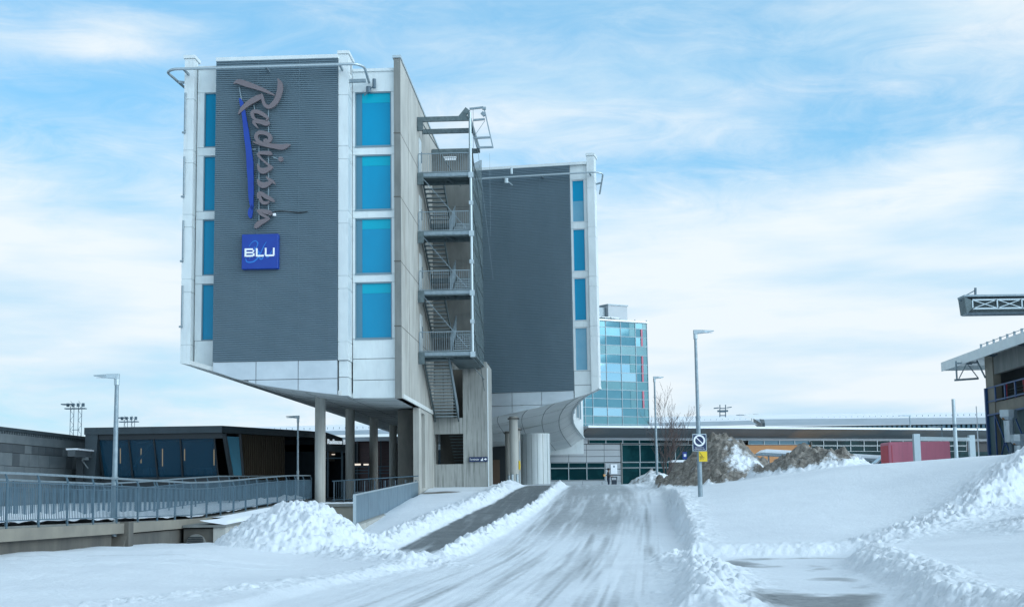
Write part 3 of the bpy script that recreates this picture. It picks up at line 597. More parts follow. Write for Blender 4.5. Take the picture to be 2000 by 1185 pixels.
for k in range(12):   # long side windows, seen only from a step to the left
    b = 69.5+6*k
    for f in FL: MB(H).box(-18.62, -18.585, b, b+2.2, f-1.9, f-.4).build('side_window', 'winblue', hotel)
# columns
zs = [1.2, 1.5, 1.65, 1.8, 2.0]
for k in range(5):
    b = 71.1+9.2*k; MB(H).cyl(-12.95, b, zs[k], sp(-12.95)+.1, .262, 28).build('column', 'conc', hotel, smooth=True)
# guide rails for the cleaning cradle
def rail(fr, pts, name='roof_rail', r=.075):
    P = [Vector(p) for p in pts]; Q = [P[0]]
    for i in range(1, len(P)-1):
        a, b, c = P[i-1], P[i], P[i+1]; d1 = (a-b); d2 = (c-b); l = min(.9, d1.length*.45, d2.length*.45); s = b+d1.normalized()*l; e = b+d2.normalized()*l
        for t in (0, .2, .4, .6, .8, 1): Q.append(s*(1-t)**2+b*2*t*(1-t)+e*t*t)
    Q.append(P[-1]); return MB(fr).tube(Q, r, 8).build(name, 'steell', hotel, smooth=True)
rail(H, [(-18.65, 67.6, 21.3), (-19.25, 65.3, 21.75), (-18.9, 65.1, 21.82), (-10.2, 65.1, 21.82), (-9.9, 65.6, 21.82), (-9.9, 67.1, 21.5)], r=.065)
for a in (-18.4, -14.5, -11.0): MB(H).box(a-.04, a+.04, 65.1, 66.0, 21.76, 21.86).build('rail_bracket', 'steel', hotel)
MB(H).box(-10.75, -9.95, 66.3, 66.45, 21.3, 21.45).build('rail_bracket', 'steel', hotel); MB(H).bar((-18.95, 66.2, 21.52), (-18.6, 66.3, 21.5), .08, .12).build('rail_bracket', 'steel', hotel)
m = MB(H); m.cyl(-9.62, 66.9, 21.15, 21.6, .09, 10); m.cyl(-9.9, 66.95, 20.95, 21.25, .12, 10); m.bar((-9.62, 66.9, 21.3), (-10.1, 66.9, 20.8), .05, .05); m.build('floodlight', 'mast', hotel)
for f in FL:  # small downpipe pieces on the left pilaster
    MB(H).cyl(-18.53, 65.94, f-2.0, f-.15, .045, 8).build('downpipe', 'steel', hotel)
    MB(H).box(-18.66, -18.5, 65.9, 65.99, f-2.12, f-2.04).build('pipe_bracket', 'steel', hotel)
# ---- right wing
RZ = [(0, 8.10), (.6, 7.82), (1.54, 7.55), (2.2, 7.40), (3.8, 7.05), (5.3, 6.75), (6.85, 6.48), (9.6, 6.3)]     # drop from the outer edge inwards, front
RB = [(0, 6.57), (1.04, 5.84), (2.8, 5.47), (5.2, 5.2), (9, 5.1), (14, 5.0)]
uE = RW.px(1170, 758)[0]
def rz(u): return interp(RZ, uE-u)
uG = RW.px(1116, 540)[0]
ribbed(RW, -2.9, uG, 8.02, 22.1, -.02, (RW.px(1000, 500)[0], RW.px(1056, 500)[0])).build('ribbed_panel', 'grey', hotel)
MB(RW).box(-2.9, uG+1.1, -.08, .6, 22.1, 22.27).build('parapet_cap', 'clad', hotel)
m = MB(RW); panels(m, RW, [-2.9, RW.px(1000, 790)[0], RW.px(1058, 790)[0], uG], rz, 8.0, .10, [7.2]); m.build('skirt_cladding', 'cladmetal', hotel)
w0, w1, uP = uG+.10, uG+.90, uG+1.10
strip(RW, uG+.01, uP, w0, w1, .22, rz, 22.1, joints=(8.35,), kind='right', cap=False, shift=.12)
pilaster(RW, uP+.01, uE, -.05, .9, rz, 22.62)
mm = MB(RW); mm.elev([(-2.88, 6.55), (-1.5, 6.5), (0, 6.8), (1.5, 7.1), (3, 7.5), (4.3, 7.65), (5.5, 7.95), (6.6, 8.1), (6.65, 22.2), (-2.88, 22.2)] if uE > 6.7 else [(-2.88, 6.55), (0, 6.8), (uG, rz(uG)+.03), (uE-.05, 8.15), (uE-.05, 22.2), (-2.88, 22.2)], .31, .5); mm.build('wall', 'joint', hotel)
rail(RW, [(-2.5, -.75, 21.4), (uE+.2, -.75, 21.4), (uE+.62, -.45, 21.35), (uE+.05, 2.0, 20.6)], r=.055)
for a in (-1.2, 1.2, 3.6, uE-.2): MB(RW).box(a-.04, a+.04, -.75, -.02, 21.34, 21.44).build('rail_bracket', 'steel', hotel)
MB(RW).bar((uE+.02, .7, 20.95), (uE+.36, .6, 21.0), .06, .1).build('rail_bracket', 'steel', hotel)
m = MB(RW); m.cyl(1.75, -.9, 21.55, 21.95, .08, 8); m.cyl(1.4, -.85, 21.0, 21.3, .13, 8); m.bar((1.4, -.85, 21.2), (1.8, -.85, 20.85), .05, .05); m.build('floodlight', 'steell', hotel)
E_ = [(88.0, 5.24, 8.10), (89.5, 4.86, 8.0), (92, 4.48, 7.88), (95, 4.30, 7.8), (98, 4.22, 7.74), (102, 4.18, 7.70), (105, 4.22, 7.62), (109, 4.34, 7.48), (113, 4.56, 7.3), (116, 4.82, 7.14), (119, 5.15, 6.97), (122, 5.55, 6.78), (125, 5.95, 6.57)]
rows = []
for (Y, Xe, ze) in E_:
    s = (Y-88)/37; row = []
    Xl = -8.3+.0471*Y
    if s == 0: Yf = lambda X: 89.3-.2*(X+1.45)+.12
    for t in np.linspace(0, 1, 18):
        X = lerp(Xe, Xl, t**1.2); d = Xe-X; z = lerp(interp(RZ, d)-8.1, interp(RB, d)-6.57, s)+ze
        y0 = 89.3-.2*(X+1.45)+.12; row.append((X, lerp(y0, 125, s), z))
    rows.append(row)
m = MB(); n = 18
for dz in (0, .18):
    for r_ in rows: m.add([(x, y, z+dz) for x, y, z in r_], [])
R_ = len(rows)
for i in range(R_-1):
    for k in range(n-1): m.f.append((i*n+k, i*n+k+1, (i+1)*n+k+1, (i+1)*n+k)); m.f.append((R_*n+i*n+k, R_*n+i*n+k+1, R_*n+(i+1)*n+k+1, R_*n+(i+1)*n+k))
    m.f.append((i*n, (i+1)*n, R_*n+(i+1)*n, R_*n+i*n))
for k in range(n-1): m.f.append(((R_-1)*n+k, (R_-1)*n+k+1, R_*n+(R_-1)*n+k+1, R_*n+(R_-1)*n+k))
m.build('soffit', 'soffit', hotel, smooth=True)
j = MB()
for k in (3, 6, 9, 12):
    for i in range(R_-1):
        a, b = Vector(rows[i][k]), Vector(rows[i+1][k]); j.hexa([tuple(a+Vector((0, 0, -.008))), tuple(a+Vector((.03, 0, -.008))), tuple(b+Vector((.03, 0, -.008))), tuple(b+Vector((0, 0, -.008))), tuple(a+Vector((0, 0, .01))), tuple(a+Vector((.03, 0, .01))), tuple(b+Vector((.03, 0, .01))), tuple(b+Vector((0, 0, .01)))])
for i in (3, 6, 8, 10):
    for k in range(n-1):
        a, b = Vector(rows[i][k]), Vector(rows[i][k+1]); j.hexa([tuple(a+Vector((0, 0, -.008))), tuple(b+Vector((0, 0, -.008))), tuple(b+Vector((0, .03, -.008))), tuple(a+Vector((0, .03, -.008))), tuple(a+Vector((0, 0, .01))), tuple(b+Vector((0, 0, .01))), tuple(b+Vector((0, .03, .01))), tuple(a+Vector((0, .03, .01)))])
j.build('soffit_joint', 'joint', hotel)
cw_ = MB()   # curved outer wall
for (Y0, X0, z0), (Y1, X1, z1) in zip(E_[:-1], E_[1:]):
    cw_.hexa([(X0, Y0+.7, z0+.02), (X0+.06, Y0+.7, z0+.02), (X1+.06, Y1, z1+.02), (X1, Y1, z1+.02), (X0, Y0+.7, 22.2), (X0+.06, Y0+.7, 22.2), (X1+.06, Y1, 22.2), (X1, Y1, 22.2)])
cw_.box(-2.4, 6.0, 125, 125.2, 5.2, 22.2); cw_.build('curved_wall', 'clad', hotel)
tr_ = MB()
for (Y0, X0, z0), (Y1, X1, z1) in zip(E_[:-1], E_[1:]): tr_.bar((X0+.08, Y0, z0+.02), (X1+.08, Y1, z1+.02), .14, .10)
tr_.build('edge_trim', 'clad', hotel)
m = MB()
for (Y, X) in ((112.5, 4.62), (118.5, 5.2), (121, 5.52)): m.box(X+.02, X+.14, Y, Y+.35, 8.0, 21)
m.build('side_window', 'frame', hotel)
rf = MB(); rf.prism([(-4.1, 90.5), (5.0, 88.6), (4.1, 98), (4.1, 105), (5, 119), (5.8, 125), (-2.3, 125)], 21.7, 21.9); rf.build('roof', 'roofsnow', hotel)
m = MB(); cx, cy = at(1046, 900, 105.5)[0], 105.5
m.cyl(cx, cy, 2.0, 6.15, 1.085, 56); dr_ = m.build('metal_clad_drum', 'clad', hotel, smooth=True)
m = MB()
for k in range(16):
    a = 2*math.pi*(k+.3)/16; x, y = cx+1.087*math.cos(a), cy+1.087*math.sin(a); m.cyl(x, y, 2.2, 6.1, .012, 5)
m.cyl(cx, cy, 2.0, 2.42, 1.11, 48); m.build('drum_seam', 'joint', dr_)
for px_, Y in ((1004, 89.8), (994.5, 99), (1009, 97)):
    x = at(px_, 900, Y)[0]; MB().cyl(x, Y, 1.9, 6.62-(Y-89)*.055, .27 if Y < 98.5 else .26, 28).build('column', 'conc', hotel, smooth=True)
    MB().box(x-.36, x+.36, Y-.36, Y+.36, 6.44-(Y-89)*.05, 6.50-(Y-89)*.05).build('column_cap', 'concdark', hotel)
m = MB(); m.box(-3.2, .9, 117, 117.3, 1.9, 6.1); m.build('entrance_wall', 'black', hotel)
MB().box(at(958, 920, 116)[0], at(976, 920, 116)[0], 116.7, 116.9, 2.1, 4.6).build('entrance_door', 'brown', hotel)
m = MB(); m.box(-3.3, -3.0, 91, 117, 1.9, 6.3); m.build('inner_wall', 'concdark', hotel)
# ------------------------------------------------------------ signs
def sight(px, py, b=65.55): a, z = H.px(px, py, b); return a, z
Z1_ = lambda x, y: (445+x/9.871, 145+y/9.875); Z2_ = lambda x, y: (445+x/9.871, 250+y/9.875); Z3_ = lambda x, y: (445+x/9.871, 340+y/9.875)
def stroke(m, pts, f, b0, th, sub=5, n_end=3):
    P = []
    q = []
    for x, y, w_ in pts: px, py = f(x, y); a, z = sight(px, py, b0); q.append((a, z, w_/9.871*b0/2817*1.02))
    def cr(p0, p1, p2, p3, t): return tuple(.5*((2*p1[i])+(-p0[i]+p2[i])*t+(2*p0[i]-5*p1[i]+4*p2[i]-p3[i])*t*t+(-p0[i]+3*p1[i]-3*p2[i]+p3[i])*t**3) for i in range(3))
    if len(q) == 2: q = [q[0], tuple((q[0][i]+q[1][i])/2 for i in range(3)), q[1]]
    e = [q[0]]+q+[q[-1]]
    for i in range(1, len(e)-2):
        for k in range(sub): P.append(cr(e[i-1], e[i], e[i+1], e[i+2], k/sub))
    P.append(q[-1]); Lf, Rt = [], []
    for i, (a, z, w_) in enumerate(P):
        i0, i1 = max(i-1, 0), min(i+1, len(P)-1); dx, dz = P[i1][0]-P[i0][0], P[i1][1]-P[i0][1]; l = math.hypot(dx, dz) or 1; nx_, nz_ = -dz/l, dx/l; w_ = max(w_, .006)
        Lf.append((a+nx_*w_, z+nz_*w_)); Rt.append((a-nx_*w_, z-nz_*w_))
    for i in range(len(P)-1):
        c = [Lf[i], Lf[i+1], Rt[i+1], Rt[i]]; o = len(m.v)
        m.v += [m.fr(a, b0, z) for a, z in c]+[m.fr(a, b0+th, z) for a, z in c]
        m.f += [(o, o+1, o+2, o+3), (o+7, o+6, o+5, o+4), (o, o+4, o+5, o+1), (o+3, o+2, o+6, o+7)]
        if i == 0: m.f.append((o, o+3, o+7, o+4))
        if i == len(P)-2: m.f.append((o+1, o+5, o+6, o+2))
sg = thing('hotel_sign', 'large grey brush script hotel name running down the ribbed wall beside a blue stroke', 'sign', H(-14.5, 65.7, 18))
def ring(cx_, cy_, r, k=10): return [(cx_+r*.5*math.cos(2*math.pi*i/k), cy_+r*.5*math.sin(2*math.pi*i/k), r*.52) for i in range(k+1)]
LET = [
 (Z1_, [[(108, 182, 8), (200, 145, 46), (350, 188, 55), (500, 238, 46), (650, 292, 38), (780, 350, 26), (905, 408, 12)],
        [(958, 85, 8), (1000, 165, 42), (1005, 260, 54), (985, 370, 54), (945, 480, 52), (880, 575, 50), (790, 632, 38), (715, 595, 34), (678, 520, 28), (662, 440, 26), (645, 380, 14)],
        [(655, 425, 46), (560, 465, 56), (450, 525, 55), (340, 605, 46), (260, 685, 36), (200, 772, 10)]]),
 (Z1_, [[(735, 893, 12), (762, 850, 20), (735, 815, 32), (660, 765, 38), (560, 720, 38), (475, 735, 38), (478, 815, 32), (530, 872, 24), (620, 893, 20), (720, 903, 12)],
        [(468, 912, 12), (540, 912, 30), (640, 930, 34), (740, 950, 48), (800, 925, 18)], [(490, 920, 30), (530, 980, 22), (582, 1045, 6)]]),
 (Z2_, [[(740, 288, 30), (800, 240, 36), (812, 175, 40), (770, 120, 38), (690, 95, 38), (600, 92, 38), (545, 140, 34), (552, 210, 34), (610, 270, 32), (690, 310, 30)], ring(730, 250, 46),
        [(480, 268, 8), (600, 298, 30), (750, 328, 42), (900, 352, 46), (1040, 368, 54), (1130, 342, 40), (1208, 318, 6)]]),
 (Z2_, [[(815, 525, 34), (800, 490, 44), (720, 482, 36), (640, 480, 32), (580, 492, 26)], [(572, 490, 22), (590, 530, 24), (650, 600, 20), (720, 660, 20), (790, 715, 24)], ring(1018, 600, 48)]),
 (Z2_, [[(868, 752, 10), (815, 770, 42), (750, 805, 48), (680, 828, 58), (615, 800, 44), (585, 740, 20), (568, 690, 8)], [(770, 705, 18), (810, 735, 26), (862, 752, 10)]]),
 (Z2_, [[(735, 935, 10), (785, 985, 24), (860, 1030, 26), (912, 1085, 8)], [(850, 1035, 26), (760, 1080, 44), (680, 1105, 56), (610, 1065, 44), (572, 985, 8)]]),
 (Z3_, [[(585, 470, 16), (592, 385, 34), (640, 372, 36), (720, 425, 40), (800, 468, 38), (868, 510, 28), (880, 540, 8)], [(598, 385, 34), (620, 460, 30), (665, 545, 32), (740, 555, 28), (800, 528, 8)]]),
 (Z3_, [[(553, 700, 8), (640, 705, 32), (740, 730, 44), (812, 745, 40), (795, 790, 20)], [(575, 705, 24), (640, 770, 28), (720, 815, 28), (785, 850, 20)], [(800, 855, 16), (710, 895, 38), (620, 935, 50), (550, 1000, 46), (525, 1042, 18)]])]
for i, (f, sts) in enumerate(LET):
    m = MB(H)
    for k, s_ in enumerate(sts): stroke(m, s_, f, 65.50+.006*k+.002*(i % 2), .14)
    m.build('letter', 'signbrown', sg)
m = MB(H)
stroke(m, [(225, 465, 14), (255, 540, 34), (280, 640, 36), (305, 780, 38), (330, 940, 44), (352, 1110, 50), (365, 1220, 54), (385, 1350, 55), (402, 1490, 58), (420, 1680, 64), (428, 1860, 64), (436, 2020, 56), (442, 2250, 54), (447, 2400, 46), (455, 2520, 34), (461, 2620, 16)], lambda x, y: (445+x/9.871, 145+y/9.875*1.0 if y < 1100 else 145+y/9.875), 65.56, .12)
m.build('brush_stroke', 'signblue', sg)
m = MB(H); stroke(m, [(461, 590, 6), (452, 640, 30), (434, 710, 46), (430, 790, 42), (440, 852, 14)], Z3_, 65.56, .12); m.build('brush_stroke', 'signblue', sg)
m = MB(H)
for x0, y0, x1, y1 in ((506, 262, 506, 433), (524.5, 215, 524.5, 425), (467, 170, 472, 196), (496, 205, 498, 218), (505, 244, 526, 246), (531, 306, 543, 311), (490, 292, 500, 292)):
    a0, z0 = sight(x0, y0, 65.74); a1, z1 = sight(x1, y1, 65.74); m.bar((a0, 65.74, z0), (a1, 65.74, z1), .045, .045)
m.build('mounting_frame', 'steel', sg)
m = MB(H); pts = [(531, 418), (537, 413), (552, 412.3), (567, 413.5), (582, 415.5), (594, 414.5), (601, 413)]
m.tube([(sight(x, y, 65.78)[0], 65.78, sight(x, y, 65.78)[1]) for x, y in pts], .022, 6); m.build('cable', 'blackp', sg)
a, z = sight(535.5, 419, 65.7); MB(H).box(a-.06, a+.06, 65.68, 65.85, z-.06, z+.06).build('cable_box', 'white', sg)
bs_ = thing('square_sign', 'square royal blue sign with white letters BLU below the script letters', 'sign', H(-15, 65.7, 13))
a0, z1 = sight(472.5, 458, 65.55); a1, z0 = sight(543.5, 524.5, 65.55)
MB(H).box(a0, a1, 65.52, 65.84, z0, z1).build('sign_box', 'signblue', bs_, bevel=.03)
Z4 = lambda x, y: (460+x/13.17, 445+y/13.17)
def strokes4(name, mat, sts, b0, scale=9.871/13.17):
    m = MB(H)
    for k, s_ in enumerate(sts): stroke(m, [(x, y, w_*scale) for x, y, w_ in s_], Z4, b0-.003*k, .02, sub=5 if len(s_) > 2 else 1)
    return m.build(name, mat, bs_)
strokes4('script_mark', 'cyan', [[(345, 485, 5), (395, 405, 8), (455, 350, 10), (515, 335, 12), (568, 380, 14), (560, 450, 12), (505, 545, 10), (430, 660, 10), (350, 805, 6)], [(480, 480, 4), (490, 530, 10), (570, 590, 16), (610, 660, 20), (570, 770, 18), (470, 860, 18), (360, 885, 17), (280, 860, 14), (262, 775, 8)],
                      [(790, 358, 5), (720, 480, 10), (650, 640, 12), (610, 720, 14), (640, 800, 18), (700, 770, 14), (760, 620, 12), (790, 560, 8)], [(790, 760, 14), (850, 740, 14), (910, 640, 12), (950, 560, 6)]], 65.512)
def rect4(x0, y0, x1, y1): return (x0, y0, x1, y1)
m = MB(H)
def r4(x0, y0, x1, y1, k=0):
    A0_, Zt = sight(*Z4(x0, y0), 65.49); A1_, Zb = sight(*Z4(x1, y1), 65.49); m.box(A0_, A1_, 65.485+.001*k, 65.51, Zb, Zt)
r4(235, 530, 277, 740); r4(277.5, 530, 450, 570, 1); r4(277.5, 618, 450, 655, 1); r4(277.5, 700, 450, 740, 1); r4(440, 570.5, 478, 620, 2); r4(445, 650, 487, 720, 2)
m.build('letter', 'white', bs_); m = MB(H); r4(525, 525, 565, 737); r4(565.5, 697, 725, 737, 1); m.build('letter', 'white', bs_)
m = MB(H); r4(755, 515, 795, 700); r4(770, 700.5, 990, 728, 1); r4(795.5, 688, 962, 700, 1); r4(963, 510, 1003, 700); m.build('letter', 'white', bs_)
ts = thing('direction_sign', 'small navy sign reading Terminaler with an arrow on the concrete stair core', 'sign', H(-5.9, 81.5, 3.8))
a0, z1 = H.px(916.3, 892, 81.5); a1, z0 = H.px(952.3, 900.8, 81.5)
MB(H).box(a0, a1, 81.5, 81.58, z0, z1).build('sign_plate', 'navy', ts)
hrot = (math.pi/2, 0, -math.atan(.0471)); hh = z1-z0
textmesh('lettering', 'Terminaler', hh*.60, 'white', ts, H(a0+.03, 81.494, z0+.30*hh), hrot, .003, sx=.74)
m = MB(H); zc_ = (z0+z1)/2; m.elev([(a1-.20, zc_-.025), (a1-.12, zc_-.025), (a1-.12, zc_-.075), (a1-.03, zc_), (a1-.12, zc_+.075), (a1-.12, zc_+.025), (a1-.20, zc_+.025)], 81.49, 81.499)
m.elev([(a1-.38, zc_-.085), (a1-.25, zc_-.085), (a1-.27, zc_+.08), (a1-.30, zc_+.08), (a1-.31, zc_+.01), (a1-.38, zc_-.01)], 81.49, 81.499); m.build('symbol', 'white', ts)
# ------------------------------------------------------------ fire escape
fe = thing('fire_escape', 'galvanised steel outdoor staircase with five landings between the two hotel wings', 'fire escape', H(-7, 78, 9))
LZ = [18.55, 15.43, 12.30, 9.10]
AL, AR = -8.36, -5.62
def bal(m, p, q, h=1.05, sp_=.115, r=.011):
    P, Q = Vector(p), Vector(q); n = max(2, int((Q-P).length/sp_))
    for i in range(n+1):
        x = P.lerp(Q, i/n); m.bar(tuple(x+Vector((0, 0, .06))), tuple(x+Vector((0, 0, h))), .018, .018)
    up = Vector((0, 0, 1)); m.bar(tuple(P+up*h), tuple(Q+up*h), .05, .04); m.bar(tuple(P+up*.06), tuple(Q+up*.06), .03, .03)
    m.bar(p, tuple(P+up*h), .05, .05); m.bar(q, tuple(Q+up*h), .05, .05)
for i, z in enumerate(LZ):
    m = MB(H); m.box(AL, AR, 74.0, 74.12, z-.26, z+.02); m.box(AL, AR, 75.9, 76.0, z-.24, z); m.box(AL, AL+.1, 74.12, 75.9, z-.24, z); m.box(AR-.1, AR, 74.12, 81.7, z-.22, z); m.box(AL+.1, AR-.1, 74.121, 75.899, z-.07, z-.03)
    m.box(AL-.0, AL+.32, 73.9, 74.0, z-.62, z-.0); m.bar((-7.0, 74.1, z-.16), (-6.6, 76, z-.16), .1, .12); m.box(AL+1.3, AL+1.38, 74.12, 75.9, z-.2, z-.08)
    ld_ = m.build('landing', 'steeld', fe)
    m = MB(H); m.box(AL+.05, AR, 73.96, 73.995, z-.20, z-.02); m.build('landing_edge', 'steel', ld_)
    zm = z-1.56 if i < 3 else None
    m = MB(H); bal(m, (AL+.05, 74.06, z), (AR, 74.06, z)); bal(m, (AR-.04, 74.2, z), (AR-.04, 76, z), 1.05, .115); m.build('railing', 'steel', fe)
    # flight going down away from the landing, left half
    def flight(a0, a1, b0, b1, zt, zb, nn_):
        m = MB(H); s_ = MB(H)
        for k in range(nn_):
            t = (k+.5)/nn_; b = lerp(b0, b1, t); zz = lerp(zt, zb, t); m.box(a0+.05, a1-.05, b-.13, b+.15, zz-.035, zz)
        for a in (a0, a1-.05): s_.hexa([(a, b0, zt-.22), (a+.05, b0, zt-.22), (a+.05, b1, zb-.22), (a, b1, zb-.22), (a, b0, zt+.06), (a+.05, b0, zt+.06), (a+.05, b1, zb+.06), (a, b1, zb+.06)])
        f_ = m.build('stair_flight', 'steeld', fe); s_.build('stringer', 'steeld', f_)
        t_ = MB(H)
        for k in range(nn_):
            t = (k+.5)/nn_; b = lerp(b0, b1, t); zz = lerp(zt, zb, t); t_.box(a0+.06, a1-.06, b-.15, b-.131, zz-.03, zz+.01)
        t_.build('tread_nosing', 'steell', f_)
        return f_
    if i < 3:
        flight(-8.3, -7.15, 76.0, 79.9, z-.05, zm+.1, 9)
        flight(-6.85, -5.72, 76.1, 79.9, LZ[i+1]+.1, zm-.05, 9)
        m = MB(H); m.box(-8.35, AR, 80.0, 81.55, zm-.08, zm); m.box(-8.35, AR, 80.0, 80.08, zm-.24, zm-.081); m.build('landing', 'steeld', fe)
        m = MB(H)
        for k in range(12):
            t = k/11; b = lerp(76.2, 79.9, t); zz = lerp(LZ[i+1]+.1, zm, t); m.bar((-6.9, b, zz), (-6.9, b, zz+.95), .03, .03)
        m.bar((-6.9, 76.2, LZ[i+1]+1.0), (-6.9, 79.9, zm+.95), .05, .05); m.bar((-6.9, 76.1, LZ[i+1]+.05), (-6.6, 76.1, LZ[i+1]+1.45), .06, .06)
        m.build('railing', 'steel', fe)
    else:
        flight(-8.3, -6.95, 75.6, 81.5, z-.02, 6.1, 19)
        m = MB(H); m.hexa([(-7.0, 75.6, z-.2), (-6.93, 75.6, z-.2), (-6.93, 81.5, 5.9), (-7.0, 81.5, 5.9), (-7.0, 75.6, z+.25), (-6.93, 75.6, z+.25), (-6.93, 81.5, 6.6), (-7.0, 81.5, 6.6)]); m.build('stringer', 'steel', fe)
        m = MB(H); m.box(-6.9, AR, 75.95, 81.5, z-.24, z-.16); m.build('landing', 'steeld', fe)
    if i < 4 and i > 0 or True:
        m = MB(H); zt = z-.25; m.bar((AL+.25, 73.97, zt), (AR-.2, 73.97, zt-2.75), .03, .03); 
        if i < 3: m.build('brace', 'steel', fe)
    d = MB(H); d.box(-8.375, -8.33, 74.7, 75.7, z+.02, z+2.1); dd = d.build('door', 'clad', fe); MB(H).box(-8.328, -8.29, 75.5, 75.56, z+.9, z+1.5).build('handle', 'mast', dd)
m = MB(H)   # front post with collars
m.tube([(AR+.06, 74.0, 8.85), (AR+.06, 74.0, 21.75)], .075, 10); pm = m.build('post', 'steell', fe, smooth=True)
for z in LZ:
    MB(H).box(AR-.05, AR+.2, 73.9, 74.12, z-.3, z-.02).build('collar', 'steell', fe)
    if z > 10: MB(H).box(AR-.04, AR+.17, 73.9, 74.12, z-1.75, z-1.55).build('collar', 'steell', fe)
m = MB(H)
for b, ar in ((74.05, AR), (76.6, AR), (81.3, AR-.05)): m.bar((AL, b, 21.45), (ar, b, 21.45), .14, .26)
m.box(AL, AL+.3, 73.95, 74.15, 20.85, 21.32); m.bar((AR, 73.9, 21.6), (AR+.0, 81.6, 21.55), .12, .3); m.bar((AR-.42, 74.05, 21.5), (AR-.05, 74.05, 21.95), .12, .3)
m.bar((AL+.3, 74.1, 21.2), (-6.6, 80.5, 19.2), .035, .035); m.build('roof_beam', 'steeld', fe)
m = MB(H)   # outrigger ladder frame
S = lambda x, y, b=76: (*H.px(x, y, b),)
def SB(x0, y0, x1, y1, r=.04): (a0, z0), (a1, z1) = S(x0, y0), S(x1, y1); m.bar((a0, 76, z0), (a1, 76, z1), r*2, r*2)
SB(917, 213, 944, 210, .05); SB(924, 235, 947, 233, .05); SB(945, 210, 963, 289, .03); SB(926, 270, 957, 268.5, .05); SB(934, 288.5, 963, 287.5, .05); SB(926, 268, 934, 290, .03); SB(947, 236, 924, 270, .012); SB(941, 220, 947, 226, .09); SB(942, 212, 949, 212, .07); SB(924, 213, 925, 290, .012)
m.build('outrigger', 'steel', fe)
m = MB(H); m.bar((-7.6, 80.9, 20.9), (-6.9, 80.9, 20.9), .12, .12); m.box(-7.62, -6.88, 80.8, 81.0, 20.98, 21.04); m.build('light_fitting', 'white', fe)
m = MB(H); n_ = 1
m.add([(AR+.1, 74.2, 8.95), (AR+.1, 81.7, 8.95), (AR+.1, 81.7, 21.0), (AR+.1, 74.2, 19.0)], [(0, 1, 2, 3)]); m.build('wire_screen', 'net', fe)
m = MB(H)
for k in range(14): b = 74.3+.57*k; m.bar((AR+.12, b, 8.95), (AR+.12, b, 19+min(2, (b-74.2)*.27)), .022, .022)
for z in LZ: m.bar((AR+.13, 74.2, z+.7), (AR+.13, 81.7, z+.7), .03, .03); m.bar((AR+.13, 74.2, z-.85), (AR+.13, 81.7, z-.85), .03, .03)
for z in LZ: m.bar((AR+.15, 74.2, z+1.1), (AR+.15, 81.5, z-1.5), .03, .03)
m.bar((AR+.1, 74.1, 9.0), (AR+.12, 81.8, 9.0), .08, .08); m.build('screen_frame', 'steeld', fe)
m = MB(H)   # drooping cables
m.tube([(*H(AR+.3, 76, 20.4),), (*H(AR+.6, 77, 17),), (*H(AR+.9, 78.5, 13.5),)], .012, 4, raw=True); m.tube([(*H(AR+.95, 76, 20),), (*H(AR+.95, 76, 15.5),)], .008, 4, raw=True); m.build('cable', 'steel', fe)
# ------------------------------------------------------------ raised walkway, its fences and walls
def zd(b): return interp([(20, 1.12), (35, 1.12), (50, 1.04), (55, 1.17), (60, 1.34), (66, 1.52), (73, 1.62), (90, 1.9)], b)
AF = -13.42
deck = thing('raised_walkway', 'concrete raised walkway with a brown edge beam, running past the dark pavilion', 'walkway', H(-15, 45, .3))
bs = [20+2*k for k in range(28)]
m = MB(H)
for b0, b1 in zip(bs[:-1], bs[1:]): m.hexa([(-30, b0, zd(b0)-.3), (AF, b0, zd(b0)-.3), (AF, b1, zd(b1)-.3), (-30, b1, zd(b1)-.3), (-30, b0, zd(b0)-.02), (AF, b0, zd(b0)-.02), (AF, b1, zd(b1)-.02), (-30, b1, zd(b1)-.02)])
m.build('slab', 'concd', deck)
for b0, b1 in ((20, 30), (30.02, 41.6), (42.1, 52.4)):
    m = MB(H); m.hexa([(AF-.3, b0, zd(b0)-.35), (AF+.14, b0, zd(b0)-.35), (AF+.14, b1, zd(b1)-.35), (AF-.3, b1, zd(b1)-.35), (AF-.3, b0, zd(b0)-.06), (AF+.14, b0, zd(b0)-.06), (AF+.14, b1, zd(b1)-.06), (AF-.3, b1, zd(b1)-.06)]); m.build('edge_beam', 'tan', deck)
m = MB(H); m.box(AF-.15, AF+.26, 41.62, 42.08, .35, zd(42)-.02); m.hexa([(AF-.5, 41.2, -.1), (AF+.1, 41.2, -.1), (AF+.1, 42.5, -.1), (AF-.5, 42.5, -.1), (AF-.5, 41.6, .66), (AF+.2, 41.6, .66), (AF+.2, 42.1, .66), (AF-.5, 42.1, .66)]); m.build('bracket', 'concdark', deck)
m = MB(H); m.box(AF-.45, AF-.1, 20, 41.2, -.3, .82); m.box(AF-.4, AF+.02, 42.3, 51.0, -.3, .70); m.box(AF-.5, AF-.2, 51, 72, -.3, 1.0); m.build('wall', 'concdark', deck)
m = MB(H); m.hexa([(AF-.2, 52.5, zd(52)-.5), (AF+.1, 52.5, zd(52)-.5), (AF+.9, 53.4, zd(52)-.5), (AF-.2, 54.5, zd(52)-.5), (AF-.2, 52.42, zd(52)-.06), (AF+.14, 52.42, zd(52)-.06), (AF+1.0, 53.3, zd(52)-.06), (AF-.2, 55, zd(52)-.06)]); m.build('end_block', 'concd', deck)
for k in range(2):
    m = MB(); m.box(-11.0, -9.95, 48.4, 48.6, -.1, .72); m.build('end_wall', 'concdark', deck) if k == 0 else None
m = MB(); m.tube([(-10.55, 48.15, .25), (-10.55, 48.5, .25)], .3, 20); cu_ = m.build('culvert', 'concd', deck)
m = MB()
for k in range(8): m.box(-10.82+.01*abs(k-4), -10.28-.01*abs(k-4), 48.1, 48.14, .02+.06*k, .045+.06*k)
m.build('grille', 'black', cu_)
